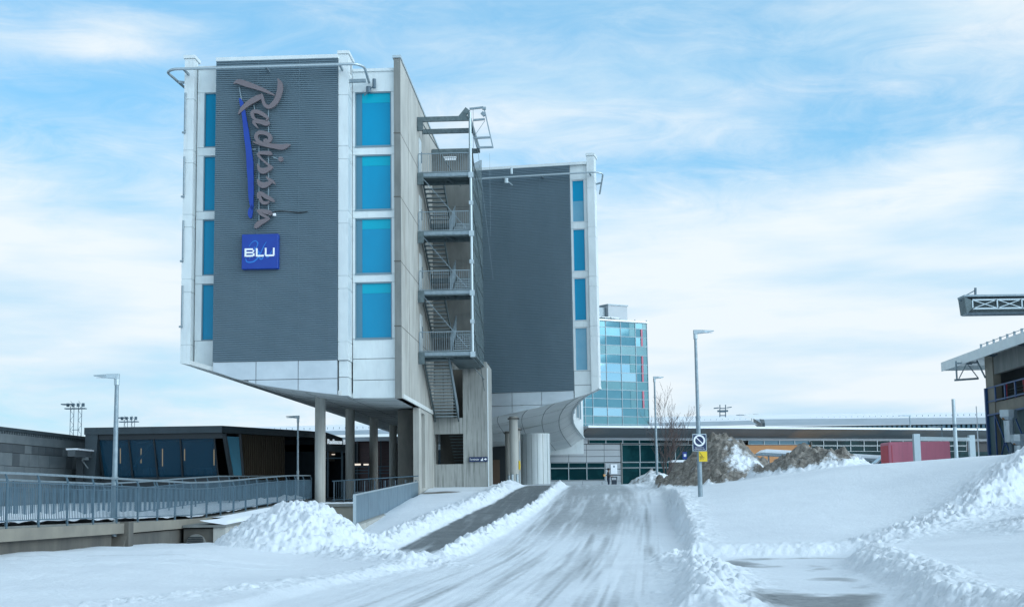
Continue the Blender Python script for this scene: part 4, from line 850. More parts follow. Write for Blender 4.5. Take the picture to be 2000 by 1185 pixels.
pw = thing('retaining_wall', 'pale low concrete wall with a dark cap and snow, half hidden by the white heap', 'wall', (-9.7, 58, .5))
m = MB(); m.hexa([(-10.0, 48.3, -.2), (-9.6, 48.3, -.2), (-9.7, 69.6, -.2), (-10.1, 69.6, -.2), (-10.0, 48.3, .76), (-9.6, 48.3, .76), (-9.7, 69.6, 1.2), (-10.1, 69.6, 1.2)]); m.build('wall', 'conc', pw)
m = MB(); m.hexa([(-11.0, 48.2, .765), (-9.55, 48.2, .765), (-9.65, 69.6, 1.205), (-10.9, 69.6, 1.205), (-11.0, 48.2, .84), (-9.55, 48.2, .84), (-9.65, 69.6, 1.28), (-10.9, 69.6, 1.28)]); m.build('cap', 'concd', pw)
def lumpy(name, pts_fn, nu, nv, mat='roofsnow'):
    vs_, fs_ = [], []
    for i in range(nu):
        for k in range(nv): vs_.append(pts_fn(i/(nu-1), k/(nv-1)))
    for i in range(nu-1):
        for k in range(nv-1): fs_.append((i*nv+k, i*nv+k+1, (i+1)*nv+k+1, (i+1)*nv+k))
    me = bpy.data.meshes.new(name); me.from_pydata(vs_, [], fs_); me.materials.append(M[mat]); 
    for p in me.polygons: p.use_smooth = True
    me.update(); o = bpy.data.objects.new(name, me); C.objects.link(o); return o
def f1(u, v):
    Y = lerp(48.25, 69.5, u); xl = -10.98+.02*u-.0*Y; xf = (AF+.0471*Y)+.1; x = lerp(max(xf, -11.3) if Y > 52 else xf+.6, lerp(-9.6, -9.72, u), v); z0 = lerp(zd(Y)-.05, lerp(.84, 1.28, u), v**.8)
    e = min(v, 1-v, u*3, 1)*4; e = min(1, e); return (x, Y, z0+.08*e*(1+.8*(float(fbm(x*1.3, Y*.8, 3, 101))-.5)))
o = lumpy('snow_drift', f1, 110, 16); struct(o, 'stuff'); o['label'] = 'smooth snow strip on the low wall beside the walkway fence'
def f2(u, v):
    b = lerp(20, 71, u); a = AF-.10-1.3*v; h = .26*(.35+1.3*float(fbm(b*1.6, a*1.5, 4, 103)))*math.sin(math.pi*min(1, .12+v*.95))
    return H(a, b, zd(b)-.03+max(0, h))
o = lumpy('snow_drift', f2, 600, 12); struct(o, 'stuff'); o['label'] = 'lumpy ploughed snow along the walkway behind the fence bars'
def f3(u, v):
    b = lerp(22, 75, u); a = lerp(-15, -29, v); return H(a, b, zd(b)-.012+.03*float(fbm(a*.6, b*.4, 3, 105)))
struct(lumpy('snow_cover', f3, 120, 40), 'structure')
def fence(label, a, b0, b1, zf, step=2.0, sp_=.118, group='galvanised fences along the walkway'):
    n = int(round((b1-b0)/step)); t = thing('metal_fence', label, 'fence', H(a, (b0+b1)/2, zf(b0)), group)
    for k in range(n+1):
        b = b0+k*step; z = zf(b); m = MB(H); m.box(a-.02, a+.02, b-.045, b+.045, z-.12, z+1.06); m.bar((a, b, z+1.05), (a-.05, b+.0, z+1.2), .04, .04); m.build('post', 'fence', t)
    for k in range(n):
        c, d = b0+k*step+.05, b0+(k+1)*step-.05; m = MB(H); nb = int(round((d-c)/sp_))
        for i in range(1, nb): b = c+(d-c)*i/nb; z = zf(b); m.box(a-.006, a+.006, b-.016, b+.016, z+.12, z+1.0)
        for h in (.11, 1.0): m.bar((a, c, zf(c)+h), (a, d, zf(d)+h), .04, .03)
        m.build('baluster_panel', 'fence', t)
    m = MB(H)
    for k in range(n): c, d = b0+k*step, b0+(k+1)*step; m.bar((a-.05, c, zf(c)+1.22), (a-.05, d, zf(d)+1.22), .055, .055)
    m.build('handrail', 'steel', t)
fence('long grey metal fence on the front edge of the raised walkway', AF, 23.3, 71.3, lambda b: zd(b))
fence('second grey metal fence behind the front one, nearer to the dark pavilion', -16.7, 28, 84, lambda b: zd(b)+.02)
ab = thing('abutment_wall', 'dark concrete wall with a snowy cap under the first round hotel columns', 'wall', (-7.5, 70, .5))
MB().box(-10.1, -4.9, 69.7, 70.1, -.3, 1.28).build('wall', 'tan', ab); MB().box(-10.2, -4.85, 69.6, 71.5, 1.285, 1.42).build('cap', 'concd', ab)
def f4(u, v): x = lerp(-9.4, -5.2, u); y = lerp(69.7, 70.9, v); return (x, y, 1.42+.09*max(0, math.sin(math.pi*v))*(.2+1.2*float(fbm(x*2, y*2, 3, 107))))
o = lumpy('snow_drift', f4, 60, 8); struct(o, 'stuff'); o['label'] = 'thin snow on the cap of the wall under the columns'
rf2 = thing('railing', 'thin grey railing between the round hotel columns above the dark wall', 'railing', (-8, 79, 1.6))
for k in range(9):
    x = -9.2+.52*k*1.0; MB().box(x-.025, x+.025, 74.0, 74.05, 1.3, 2.55).build('post', 'mast', rf2)
m = MB(); m.bar((-9.3, 74.02, 2.55), (-4.9, 74.02, 2.75), .05, .05); m.bar((-9.3, 74.02, 1.6), (-4.9, 74.02, 1.75), .03, .03)
for k in range(36): x = -9.2+.12*k; m.box(x-.006, x+.006, 74.01, 74.03, 1.62, 2.56)
m.build('rail', 'fence', rf2)
# solid sheet barrier on a concrete footing
br = thing('sheet_barrier', 'solid grey blue galvanised sheet barrier climbing beside the snow to the hotel pier', 'barrier', (-5.2, 60, .8))
BX0, BY0, BX1, BY1 = -5.46, 49.5, -4.95, 74.0
def bp(t): return lerp(BX0, BX1, t), lerp(BY0, BY1, t), lerp(.80, 1.46, t)
def btop(t): x, y, z = bp(t); return z+lerp(.96, 1.0, t)
n = 7
for k in range(n):
    m = MB(); t0, t1 = k/n+.0012, (k+1)/n-.0012; (x0, y0, z0), (x1, y1, z1) = bp(t0), bp(t1)
    m.hexa([(x0, y0, z0), (x0+.04, y0, z0), (x1+.04, y1, z1), (x1, y1, z1), (x0, y0, btop(t0)-.03), (x0+.04, y0, btop(t0)-.03), (x1+.04, y1, btop(t1)-.03), (x1, y1, btop(t1)-.03)]); m.build('sheet_panel', 'panelfence', br)
m = MB(); x0, y0, z0 = bp(0); x1, y1, z1 = bp(1); m.bar((x0+.02, y0, btop(0)), (x1+.02, y1, btop(1)), .07, .05); m.box(x0-.04, x0+.06, y0-.08, y0, z0-.05, btop(0)+.02); m.build('frame', 'steell', br)
m = MB(); m.hexa([(x0-.12, y0-.3, -.2), (x0+.22, y0-.3, -.2), (x1+.12, y1, .6), (x1-.12, y1, .6), (x0-.12, y0-.3, z0-.04), (x0+.22, y0-.3, z0-.04), (x1+.12, y1, z1-.03), (x1-.12, y1, z1-.03)]); m.build('footing', 'conc', br)
# ------------------------------------------------------------ street lamps
def lamp(label, x, y, z0, h, r0, r1, arm, side, step=.45, group='street lamps'):
    t = thing('street_lamp', label, 'street lamp', (x, y, z0), group)
    m = MB(); m.tube([(x, y, z0-.3), (x, y, z0+h*step)], [r0, r0*.95], 14); m.tube([(x, y, z0+h*step-.02), (x, y, z0+h)], [r0*.78, r1], 12); m.cyl(x, y, z0+h*step-.06, z0+h*step+.02, r0*1.05, 14); m.build('pole', 'steel', t, smooth=True)
    m = MB(); s = side
    m.cyl(x, y, z0+h-.28, z0+h-.02, r1*1.5, 10)
    m.hexa([(x-.07*s, y-.07, z0+h-.1), (x+arm*.45*s, y-.11, z0+h-.06), (x+arm*.45*s, y+.11, z0+h-.06), (x-.07*s, y+.07, z0+h-.1), (x-.07*s, y-.06, z0+h+.06), (x+arm*.45*s, y-.09, z0+h+.05), (x+arm*.45*s, y+.09, z0+h+.05), (x-.07*s, y+.06, z0+h+.06)])
    m.hexa([(x+arm*.45*s, y-.11, z0+h-.058), (x+arm*s, y-.07, z0+h-.0), (x+arm*s, y+.07, z0+h-.0), (x+arm*.45*s, y+.11, z0+h-.058), (x+arm*.45*s, y-.09, z0+h+.045), (x+arm*s, y-.05, z0+h+.03), (x+arm*s, y+.05, z0+h+.03), (x+arm*.45*s, y+.09, z0+h+.045)])
    hd = m.build('lamp_head', 'steell', t, bevel=.012)
    MB().box(min(x+arm*.5*s, x+arm*.92*s), max(x+arm*.5*s, x+arm*.92*s), y-.05, y+.05, z0+h-.062, z0+h-.045).build('diffuser', 'white', hd)
    return t
lamp('tall grey lamp post standing in the walkway fence, its head pointing left', -11.62, 42.2, .95, 4.35, .10, .055, .68, -1, .32)
lamp('small lamp post behind the white heap, seen against the dark timber wall', -11.05, 74, 1.9, 3.95, .07, .045, .62, -1, .3)
lamp('tallest lamp post, carrying the no stopping sign on the white slope', 6.63, 52, 1.3, 6.15, .085, .05, .68, 1, .50)
lamp('slim lamp post at the end of the road beside the bare tree', 8.24, 84, 2.3, 6.1, .075, .05, .55, 1, .5)
lamp('far thin lamp post rising above the terminal roof edge', at(1779, 850, 150)[0], 150, 2.2, at(1779, 811, 150)[2]-2.2, .09, .07, 1.1, -1, .5)
lamp('far short lamp with a pale head under the terminal roof edge, behind the red box', at(1840, 850, 112)[0], 112, 2.2, at(1840, 833, 112)[2]-2.2, .05, .05, 1.0, -1, .5)
sn = thing('no_stopping_sign', 'navy square sign with a white ring and diagonal bar on the tallest lamp post', 'sign', at(1366, 865, 51.85))
p0, p1 = at(1352.3, 847, 51.86), at(1380.5, 880, 51.86); q0, q1 = at(1353, 848, 51.84), at(1380, 879.5, 51.84)
MB().box(p0.x, p1.x, 51.86, 51.89, p1.z, p0.z).build('sign_back', 'steell', sn)
MB().box(q0.x+.012, q1.x-.012, 51.85, 51.859, q1.z+.012, q0.z-.012).build('sign_plate', 'navy', sn)
cxs, czs = at(1366, 859.8, 51.84).x, at(1366, 859.8, 51.84).z; R1, R2 = .207, .150
m = MB(); k_ = 40
vs_ = [(cxs+r*math.cos(2*math.pi*i/k_), 51.845, czs+r*math.sin(2*math.pi*i/k_)) for r in (R2, R1) for i in range(k_)]
m.add(vs_, [(i, (i+1) % k_, k_+(i+1) % k_, k_+i) for i in range(k_)]); m.bar((cxs-.115, 51.844, czs+.115), (cxs+.115, 51.844, czs-.115), .004, .03); m.build('symbol', 'white', sn)
textmesh('lettering', 'Stans bare for av-\nog påstigning er tillatt', .052, 'white', sn, (cxs, 51.842, czs-.265), (math.pi/2, 0, 0), .001, 'CENTER', .86)
sy = thing('warning_sign', 'small yellow plate with a black triangle below the navy sign on the lamp post', 'sign', at(1373, 890, 51.85))
p0, p1 = at(1365.3, 881, 51.8), at(1382, 900.5, 51.8); MB().box(p0.x, p1.x, 51.84, 51.86, p1.z, p0.z).build('sign_plate', 'yellow', sy)
m = MB(); a, b, c = (p0.x+.02, p0.z-.18), (p0.x+.02, p0.z-.03), (p0.x+.125, p0.z-.18)
for u, v in ((a, c), (c, b)): m.bar((u[0], 51.835, u[1]), (v[0], 51.835, v[1]), .004, .014)
m.build('symbol', 'blackp', sy); textmesh('lettering', 'ARREYS\nOC  H', .055, 'blackp', sy, (p0.x+.02, 51.836, p0.z-.24), (math.pi/2, 0, 0), .001, 'LEFT', .9)
# ------------------------------------------------------------ dark pavilion
pv = thing('dark_pavilion', 'low dark pavilion with leaning blue glass, glowing tube lamps and a timber side wall', 'pavilion', (-18.5, 78, 1.4))
zr = at(300, 833, 75).z; zrb = zr-.36
m = MB(); m.prism([(-22.25, 74.85), (-15.12, 74.85), (-11.62, 82), (-10.9, 84.2), (-10.9, 92), (-22.25, 92)], zrb, zr); m.build('roof', 'darkfascia', pv)
zb_, zt_ = 2.85, zrb-.02; lean = .85
def gx(px, top): return at(px, 850 if top else 933, 75.15 if top else 75.15+lean).x
m = MB(); xl0, xl1 = -22.1, -21.25
m.hexa([(-22.2, 74.9, 1.2), (-21.75, 74.9+.0, 1.2), (-21.75, 78, 1.2), (-22.2, 78, 1.2), (-22.2, 74.9, zrb), (-21.55, 74.9, zrb), (-21.55, 78, zrb), (-22.2, 78, zrb)]); m.build('side_fin', 'darkfascia', pv)
tops = [192, 251, 300, 352, 418]; bots = [203, 260, 309, 357.5, 427]
m = MB()
for t_, b_ in zip(tops, bots): m.bar((gx(t_, 1), 75.1, zt_), (gx(b_, 0), 75.1+lean, zb_), .07, .12)
m.bar((gx(192, 1), 75.1, zt_-.12), (-15.1, 75.1, zt_-.12), .1, .28); m.bar((gx(203, 0), 75.1+lean, zb_), (-14.95, 75.1+lean, zb_), .1, .14); m.build('window_frame', 'black', pv)
for i in range(4):
    m = MB(); m.add([(gx(tops[i], 1)+.04, 75.2, zt_-.2), (gx(tops[i+1], 1)-.04, 75.2, zt_-.2), (gx(bots[i+1], 0)-.04, 75.2+lean, zb_+.05), (gx(bots[i], 0)+.04, 75.2+lean, zb_+.05)], [(0, 1, 2, 3)]); m.build('pane', 'pane', pv)
m = MB(); m.hexa([(-21.9, 75.9, 1.2), (-14.9, 75.9, 1.2), (-14.6, 77, 1.2), (-21.9, 77, 1.2), (-21.9, 75.85, zb_-.05), (-14.95, 75.85, zb_-.05), (-14.6, 77, zb_-.05), (-21.9, 77, zb_-.05)]); m.build('plinth', 'black', pv)
m = MB(); m.bar((-15.05, 75.1, zt_), (-14.8, 75.1+lean, zb_), .2, .2); m.bar((-14.45, 76.3, zt_), (-14.3, 76.6, zb_), .12, .12); m.build('corner_post', 'black', pv)
m = MB(); m.add([(-14.98, 75.3, zt_-.15), (-14.5, 76.3, zt_-.15), (-14.35, 76.6, zb_+.1), (-14.75, 76.0, zb_+.1)], [(0, 1, 2, 3)]); m.build('side_pane', 'wingrey', pv)
x0, x1 = at(470, 900, 76.6).x, at(556, 900, 80.5).x
m = MB(); m.prism([(x0, 76.6), (x1, 80.5), (x1-.3, 80.7), (x0-.3, 76.8)], 1.3, zrb-.01); m.build('timber_wall', 'wood', pv)
m = MB()
for k in range(24): t = (k+.5)/24; x, y = lerp(x0, x1, t), lerp(76.6, 80.5, t); m.box(x-.0, x+.05, y-.06, y+.0, 1.3, zrb-.02)
m.build('timber_batten', 'wood', pv)
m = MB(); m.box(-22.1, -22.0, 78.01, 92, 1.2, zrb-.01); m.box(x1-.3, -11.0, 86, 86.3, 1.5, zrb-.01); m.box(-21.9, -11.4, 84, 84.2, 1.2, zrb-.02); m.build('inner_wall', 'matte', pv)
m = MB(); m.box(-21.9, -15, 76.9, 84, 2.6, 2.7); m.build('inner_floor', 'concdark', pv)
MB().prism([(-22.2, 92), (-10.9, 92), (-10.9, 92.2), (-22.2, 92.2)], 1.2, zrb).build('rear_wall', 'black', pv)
MB().box(-12.2, -10.9, 84.6, 91, 3.9, zrb-.01).build('upper_timber', 'wood', pv)
for px_, y0_, y1_ in ((235, 875, 904), (275.5, 875, 904), (317.3, 876, 910), (360.5, 876, 899), (418, 877, 908)):
    a, b = at(px_, y0_, 77.5), at(px_, y1_, 77.5); MB().tube([tuple(a), tuple(b)], .028, 6).build('tube_lamp', 'lampo', pv)
a, b = at(444, 892, 77.2), at(444, 903, 77.2); MB().tube([tuple(a), tuple(b)], .025, 6).build('tube_lamp', 'lampo', pv)
m = MB(); m.bar(tuple(at(300, 858, 76.6)), tuple(at(248, 930, 76.6)), .12, .12); m.build('brace', 'black', pv)
m = MB(); m.bar(tuple(at(236, 865, 78)), tuple(at(300, 864, 78)), .03, .03); m.bar(tuple(at(358, 865.5, 78)), tuple(at(373, 865, 78)), .03, .04); m.bar(tuple(at(317, 862, 78)), tuple(at(400, 860, 78)), .02, .02); m.build('cable_tray', 'seat', pv)
for px_ in (285, 300, 382, 395, 408, 228, 312): 
    p = at(px_, 922, 77.4); MB().box(p.x-.17, p.x+.17, 77.4, 77.8, p.z-.25, p.z+.25).build('seat', 'seat', pv, bevel=.04)
lc = thing('entrance_canopy', 'low grey blue canopy with small white roof letters beside the dark pavilion', 'canopy', (-9.5, 88, 1.7))
ca, cb = at(556, 873, 84), at(690, 873, 84)
zt_c, zb_c = at(600, 868, 84).z, at(600, 881, 84).z
xa, xb, xc = at(553, 870, 84).x, at(640, 870, 84).x, at(672, 876, 87).x
m = MB(); m.prism([(xa, 84), (xb, 84), (xc, 87), (xc, 93), (xa, 93)], zb_c, zt_c); m.build('roof', 'darkfascia', lc)
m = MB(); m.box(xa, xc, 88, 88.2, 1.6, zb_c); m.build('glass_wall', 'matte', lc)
for px_ in (588, 604, 640, 668): x = at(px_, 900, 84.5).x; MB().box(x-.05, x+.05, 84.5, 84.6, 1.6, zb_c).build('post', 'fence', lc)
m = MB(); x0_, x1_ = at(588, 894, 84.5), at(668, 894, 84.5); m.bar(tuple(x0_), tuple(x1_), .05, .06); m.build('transom', 'fence', lc)
x, _, z = at(651, 887, 86); m = MB(); m.tube([(x, 86, z-.02), (x, 86, z+.03)], .1, 12); m.build('ceiling_lamp', 'lamps', lc)
for px_, py_ in ((640, 858), (645, 860)): pass
th_ = math.atan2(at(668, 868, 86.5).z-at(638, 861, 84.2).z, 1)
textmesh('roof_letters', 'Radisson BLU', .42, 'litletter', lc, (at(639, 861, 83.9).x, 83.9, at(638, 867, 83.9).z+.02), (math.pi/2, 0, .95), .03, 'LEFT', .85)
# ------------------------------------------------------------ slate building at the left edge
sb = thing('slate_building', 'long grey slate tiled building behind the fence at the left edge', 'building', H(-30, 66, 1.2))
zt = 5.2; m = MB(H)
m.box(-40, -27.08, 45, 78, .9, zt-.12); m.build('body', 'stoned', sb)
random.seed(3)
mm = {k: MB(H) for k in ('stone', 'stoned')}
for r_ in range(6):
    z0 = .95+.62*r_; z1 = min(z0+.60, 4.45)
    b = 45.0+(r_ % 2)*.6
    while b < 77.8:
        w_ = random.choice((.9, 1.2, 1.5)); mm[random.choice(('stone', 'stone', 'stoned'))].box(-27.07, -27.0+random.uniform(-.006, .006), b, min(b+w_-.012, 78), z0, z1); b += w_
for k, v in mm.items(): v.build('slate_tiles', k, sb)
m = MB(H); m.box(-40, -26.96, 45, 78.02, 4.47, zt-.18); m.build('cornice', 'stone', sb); m = MB(H); m.box(-40, -26.9, 45, 78.05, zt-.17, zt); m.build('parapet_cap', 'darkfascia', sb)
m = MB(H)
for k in range(110): m.box(-26.96, -26.93, 45+.3*k, 45.14+.3*k, zt-.30, zt-.175)
m.build('vent_slot', 'darkfascia', sb)
wq = H.pa(0, 915, -27)[0] if False else 64.9
fw = MB(H); fw.box(-27.0, -26.92, 64.2, 65.7, 2.5, 3.2); fw_ = fw.build('window', 'framel', sb); MB(H).box(-26.92, -26.91, 64.3, 65.5, 2.58, 3.12).build('pane', 'darkglass', fw_)
cp = thing('link_canopy', 'small dark link roof with snow between the slate building and the pavilion', 'canopy', H(-25, 74, 1.2))
m = MB(); a, b = at(147, 876, 72), at(190, 890, 72); m.box(a.x, -22.2, 72, 78, b.z, a.z-.05); m.build('roof', 'stoned', cp); MB().box(a.x+.1, -22.3, 72.05, 78, a.z-.045, a.z+.03).build('snow_cap', 'roofsnow', cp)
m = MB(); m.box(at(149, 900, 74).x, -22.0, 74, 74.2, 1.2, b.z); m.build('door_wall', 'black', cp); m = MB(); m.bar(tuple(at(160, 898, 73.9)), tuple(at(172, 914, 73.9)), .05, .05); m.bar(tuple(at(160, 895, 73.9)), tuple(at(173, 895, 73.9)), .05, .15); m.build('brace', 'stone', cp)
# ------------------------------------------------------------ terminal
T = Frame(6.17, 125, 39.93, 18.0)
def TP(px, py, b=2.5): return T.px(px, py, b)
tm = thing('terminal_building', 'long low terminal with a bright roof edge, grey soffit, dark glazing and pale panels', 'terminal', T(10, 5, 2.25))
zE = 7.63; LEN = T.px(1925, 838, 0)[0]
m = MB(T); prof = [(0, 7.5), (.5, 7.28), (1.2, 7.0), (2.0, 6.78), (2.6, 6.7)]
sA, sB = .3, LEN+6
for (b0, z0), (b1, z1) in zip(prof[:-1], prof[1:]): m.hexa([(sA, b0, z0), (sB, b0, z0), (sB, b1, z1), (sA, b1, z1), (sA, b0, z0+.08), (sB, b0, z0+.08), (sB, b1, z1+.08), (sA, b1, z1+.08)])
m.build('soffit', 'canopy', tm); MB(T).box(sA, sB, -.03, .0, 7.47, zE+.03).build('roof_edge', 'white', tm)
MB(T).box(sA, sB, 0.01, 26, zE-.02, zE+.02).build('roof', 'roofsnow', tm)
m = MB(T); m.add([(-.9, 2.4, 6.7), (sA, 0, 7.5), (sA, 0, zE), (-.6, 2.4, 7.6), (sA, 2.5, 6.7), (sA, 2.5, 7.6)], [(0, 1, 2, 3), (0, 4, 1), (3, 2, 5)]); m.build('soffit_end', 'termwall', tm)
zW0 = 1.9; m = MB(T); m.box(-9, LEN+6, 2.72, 2.95, 6.35, 6.72); m.box(-9, LEN+8, 3.0, 3.2, zW0, 6.7); m.build('wall', 'black', tm)
MB(T).box(-8, LEN+6, 2.44, 2.71, 6.50, 6.74).build('fascia_band', 'termwall', tm)
def tw(px0, px1, py0, py1, rows_=1, n=1, mat='darkglass', e=.028, name='window'):
    s0, _ = TP(px0, (py0+py1)/2); s1, _ = TP(px1, (py0+py1)/2); xm = (px0+px1)/2; z1 = TP(xm, py0)[1]; z0 = TP(xm, py1)[1]
    for i in range(n):
        u0, u1 = lerp(s0, s1, i/n), lerp(s0, s1, (i+1)/n)
        m = MB(T)
        for q in [(u0, u1, z0, z0+e), (u0, u1, z1-e, z1), (u0, u0+e, z0+e, z1-e), (u1-e, u1, z0+e, z1-e)]: m.box(q[0], q[1], 2.5, 2.62, q[2], q[3])
        f_ = m.build(name, 'steell', tm); MB(T).box(u0+e, u1-e, 2.58, 2.6, z0+e, z1-e).build('pane', mat, f_)
tw(1150, 1345, 855.5, 866, n=6); tw(1462, 1582, 859, 868, n=4, mat='wingrey'); tw(1582, 1888, 859.5, 869.5, n=12); tw(1582, 1888, 870.5, 881, n=12)
tw(1075, 1181.5, 903, 913.5, n=3); tw(1075, 1181.5, 914, 937.5, n=3); tw(1215, 1420, 868, 901.5, n=6); tw(1215, 1420, 902, 912, n=6); tw(1215, 1420, 913, 944, n=6)
# pale panels
m = MB(T)
def tpan(px0, px1, py0, py1, cols):
    s0, s1 = TP(px0, (py0+py1)/2)[0], TP(px1, (py0+py1)/2)[0]; z1, z0 = TP((px0+px1)/2, py0)[1], TP((px0+px1)/2, py1)[1]
    for i in range(cols): m.box(lerp(s0, s1, i/cols)+.02, lerp(s0, s1, (i+1)/cols)-.02, 2.5, 2.7, z0+.02, z1-.02)
tpan(1040, 1148, 850, 866.5, 3); tpan(1040, 1214, 867, 878, 5); tpan(1040, 1214, 878, 891, 5); tpan(1040, 1214, 891, 902.5, 5); tpan(1182, 1214, 903, 915, 1); tpan(1182, 1214, 915.5, 927, 1); tpan(1182, 1214, 927.5, 940, 1); tpan(1060, 1214, 938, 956, 4)
m.build('wall_panels', 'termwall', tm)
s0, z1 = TP(1380, 869); s1, z0 = TP(1581, 893); MB(T).box(s0, s1, 2.3, 2.56, z0-1.5, z1).build('timber_band', 'woodo', tm)
m = MB(T); a, z = TP(1213.5, 900); m.box(a-.06, a+.06, 2.42, 2.7, zW0, 6.3); a, z = TP(1583, 870); m.box(a-.06, a+.06, 2.3, 2.7, 4, 6.4); m.build('corner_post', 'concd', tm)
m = MB(T); a0, z1 = TP(1582, 882); m.box(a0, LEN+5, 2.45, 2.72, z1-.25, z1); m.box(a0, LEN+5, 2.6, 2.72, 1.9, z1-.25); m.build('spandrel', 'darkglass', tm)
a, z = TP(1176, 928, 2.9); MB(T).tube([(a-.0, 2.46, z-.10), (a, 2.46, z+.10)], [.07, .11], 14).build('globe_lamp', 'lampw', tm)
# notice board and bin, people
nb = thing('notice_board', 'white paper notice board on the pale terminal wall beside the standing person', 'sign', T(*(TP(1199, 915)[0], 2.4, 4)))
a0, z1 = TP(1193, 906, 2.4); a1, z0 = TP(1206, 925, 2.4); m = MB(T); m.box(a0, a1, 2.42, 2.48, z0, z1); m.build('board', 'white', nb); MB(T).box((a0+a1)/2-.07, (a0+a1)/2+.07, 2.40, 2.418, z1-.28, z1-.12).build('emblem', 'mast', nb)
bx_ = at(1200, 944, 124.6); bn = thing('litter_bin', 'dark square litter bin with a lid between the person and the road crest', 'bin', (bx_.x, 124.6, 2.2))
MB().box(bx_.x-.24, bx_.x+.2, 124.4, 124.8, 2.2, 2.95).build('bin_body', 'bin', bn, bevel=.03); m = MB(); m.box(bx_.x-.3, bx_.x+.24, 124.35, 124.85, 3.15, 3.22); [m.box(bx_.x+x-.02, bx_.x+x+.02, 124.4, 124.8, 2.95, 3.15) for x in (-.26, .2)]; m.build('lid', 'black', bn)
def skinobj(name, chains, mat, parent, org, lv=1):
    me = bpy.data.meshes.new(name); vs_, es, rr = [], [], []
    for ch in chains:
        o = len(vs_)
        for i, (p, r) in enumerate(ch):
            if i == 0 and isinstance(p, int): continue
            vs_.append(p); rr.append(r)
    # chains share joints by coordinates
    key = {}; V_, R__, E2 = [], [], set()
    for ch in chains:
        prev = None
        for p, r in ch:
            k = tuple(round(c, 4) for c in p)
            if k not in key: key[k] = len(V_); V_.append(p); R__.append(r)
            if prev is not None and prev != key[k]: E2.add((prev, key[k]))
            prev = key[k]
    me.from_pydata(V_, list(E2), []); ob = bpy.data.objects.new(name, me); C.objects.link(ob)
    sk = ob.modifiers.new('skin', 'SKIN'); me.skin_vertices[0].data[0].use_root = True
    for i, r in enumerate(R__): me.skin_vertices[0].data[i].radius = (r, r) if not isinstance(r, tuple) else r
    sk.use_smooth_shade = True; sb_ = ob.modifiers.new('sub', 'SUBSURF'); sb_.levels = lv; sb_.render_levels = lv
    me.materials.append(M[mat]); ob.parent = parent; return ob
def person(label, x, y, z, face, jacket, hat=None, h=1.75):
    t = thing('person', label, 'person', (x, y, z)); t.rotation_euler = (0, 0, face); s = h/1.75
    P = lambda a, b, c: (a*s, b*s, c*s)     # local: +x is where they face
    hip, ch, nk, hd = P(0, 0, .92), P(.02, 0, 1.25), P(.03, 0, 1.47), P(.06, 0, 1.60)
    chains = [[(hip, .10), (ch, .12), (nk, .05), (hd, (.075, .085)), (P(.07, 0, 1.70), .06)]]
    for sd_ in (-1, 1):
        chains.append([(hip, .10), (P(0, .09*sd_, .86), .085), (P(.03, .10*sd_, .48), .055), (P(-.02+.04*sd_, .10*sd_, .09), .038), (P(.12+.04*sd_, .11*sd_, .04), .035)])
        chains.append([(ch, .12), (P(.0, .19*sd_, 1.38), .055), (P(-.02, .24*sd_, 1.10), .042), (P(.22, .16*sd_, 1.08), .03), (P(.30, .14*sd_, 1.09), (.018, .035))])
        for f in range(4): chains.append([(P(.30, .14*sd_, 1.09), (.018, .035)), (P(.35, (.14+.02*(f-1.5))*sd_, 1.095+.003*f), .009), (P(.385-.004*abs(f-1.5), (.14+.022*(f-1.5))*sd_, 1.08), .008)])
        chains.append([(P(.30, .14*sd_, 1.09), (.018, .035)), (P(.31, .10*sd_, 1.11), .010), (P(.335, .09*sd_, 1.12), .008)])
    body = skinobj('body', chains, 'skin', t, None)
    m = MB(); m.tube([(.10*s+.06, 0, 1.60*s), (.155*s, 0, 1.585*s)], [.012, .016], 6)
    ch2 = [[(P(0, 0, .84), .145), (P(.02, 0, 1.1), .145), (P(.02, 0, 1.3), .15), (P(.03, 0, 1.45), .075)]]
    for sd_ in (-1, 1): ch2.append([(P(.02, 0, 1.3), .15), (P(.0, .20*sd_, 1.37), .08), (P(-.02, .25*sd_, 1.10), .065), (P(.20, .165*sd_, 1.08), .05)])
    skinobj('jacket', ch2, jacket, t, None)
    ch3 = [[(P(0, 0, 1.02), .15), (P(0, 0, .86), .155)]]
    for sd_ in (-1, 1): ch3.append([(P(0, 0, .86), .155), (P(0, .095*sd_, .80), .115), (P(.03, .10*sd_, .48), .08), (P(-.02+.04*sd_, .10*sd_, .12), .065)])
    skinobj('trousers', ch3, 'trouser', t, None)
    for sd_ in (-1, 1): skinobj('shoe', [[(P(-.06+.04*sd_, .10*sd_, .05), .05), (P(.15+.04*sd_, .11*sd_, .04), .045)]], 'black', t, None)
    skinobj('hat' if hat else 'hair', [[(P(.03, 0, 1.66), .095), (P(.045, 0, 1.72), .08)], [(P(.03, 0, 1.66), .095), (P(.0, 0, 1.58), .07)]], hat or 'hair', t, None)
    return t
xp = at(1188, 930, 124.5); person('person in a dark jacket by the pale wall, hands held out in front', xp.x, 124.5, 2.15, 0.0, 'jacket', h=1.8)
bk = None
xp = at(1273.5, 930, 123); person('person in a maroon top and pale hat behind the small snow mound', xp.x, 123, 2.1, math.pi*.8, 'jacket2', 'hat', h=1.72)
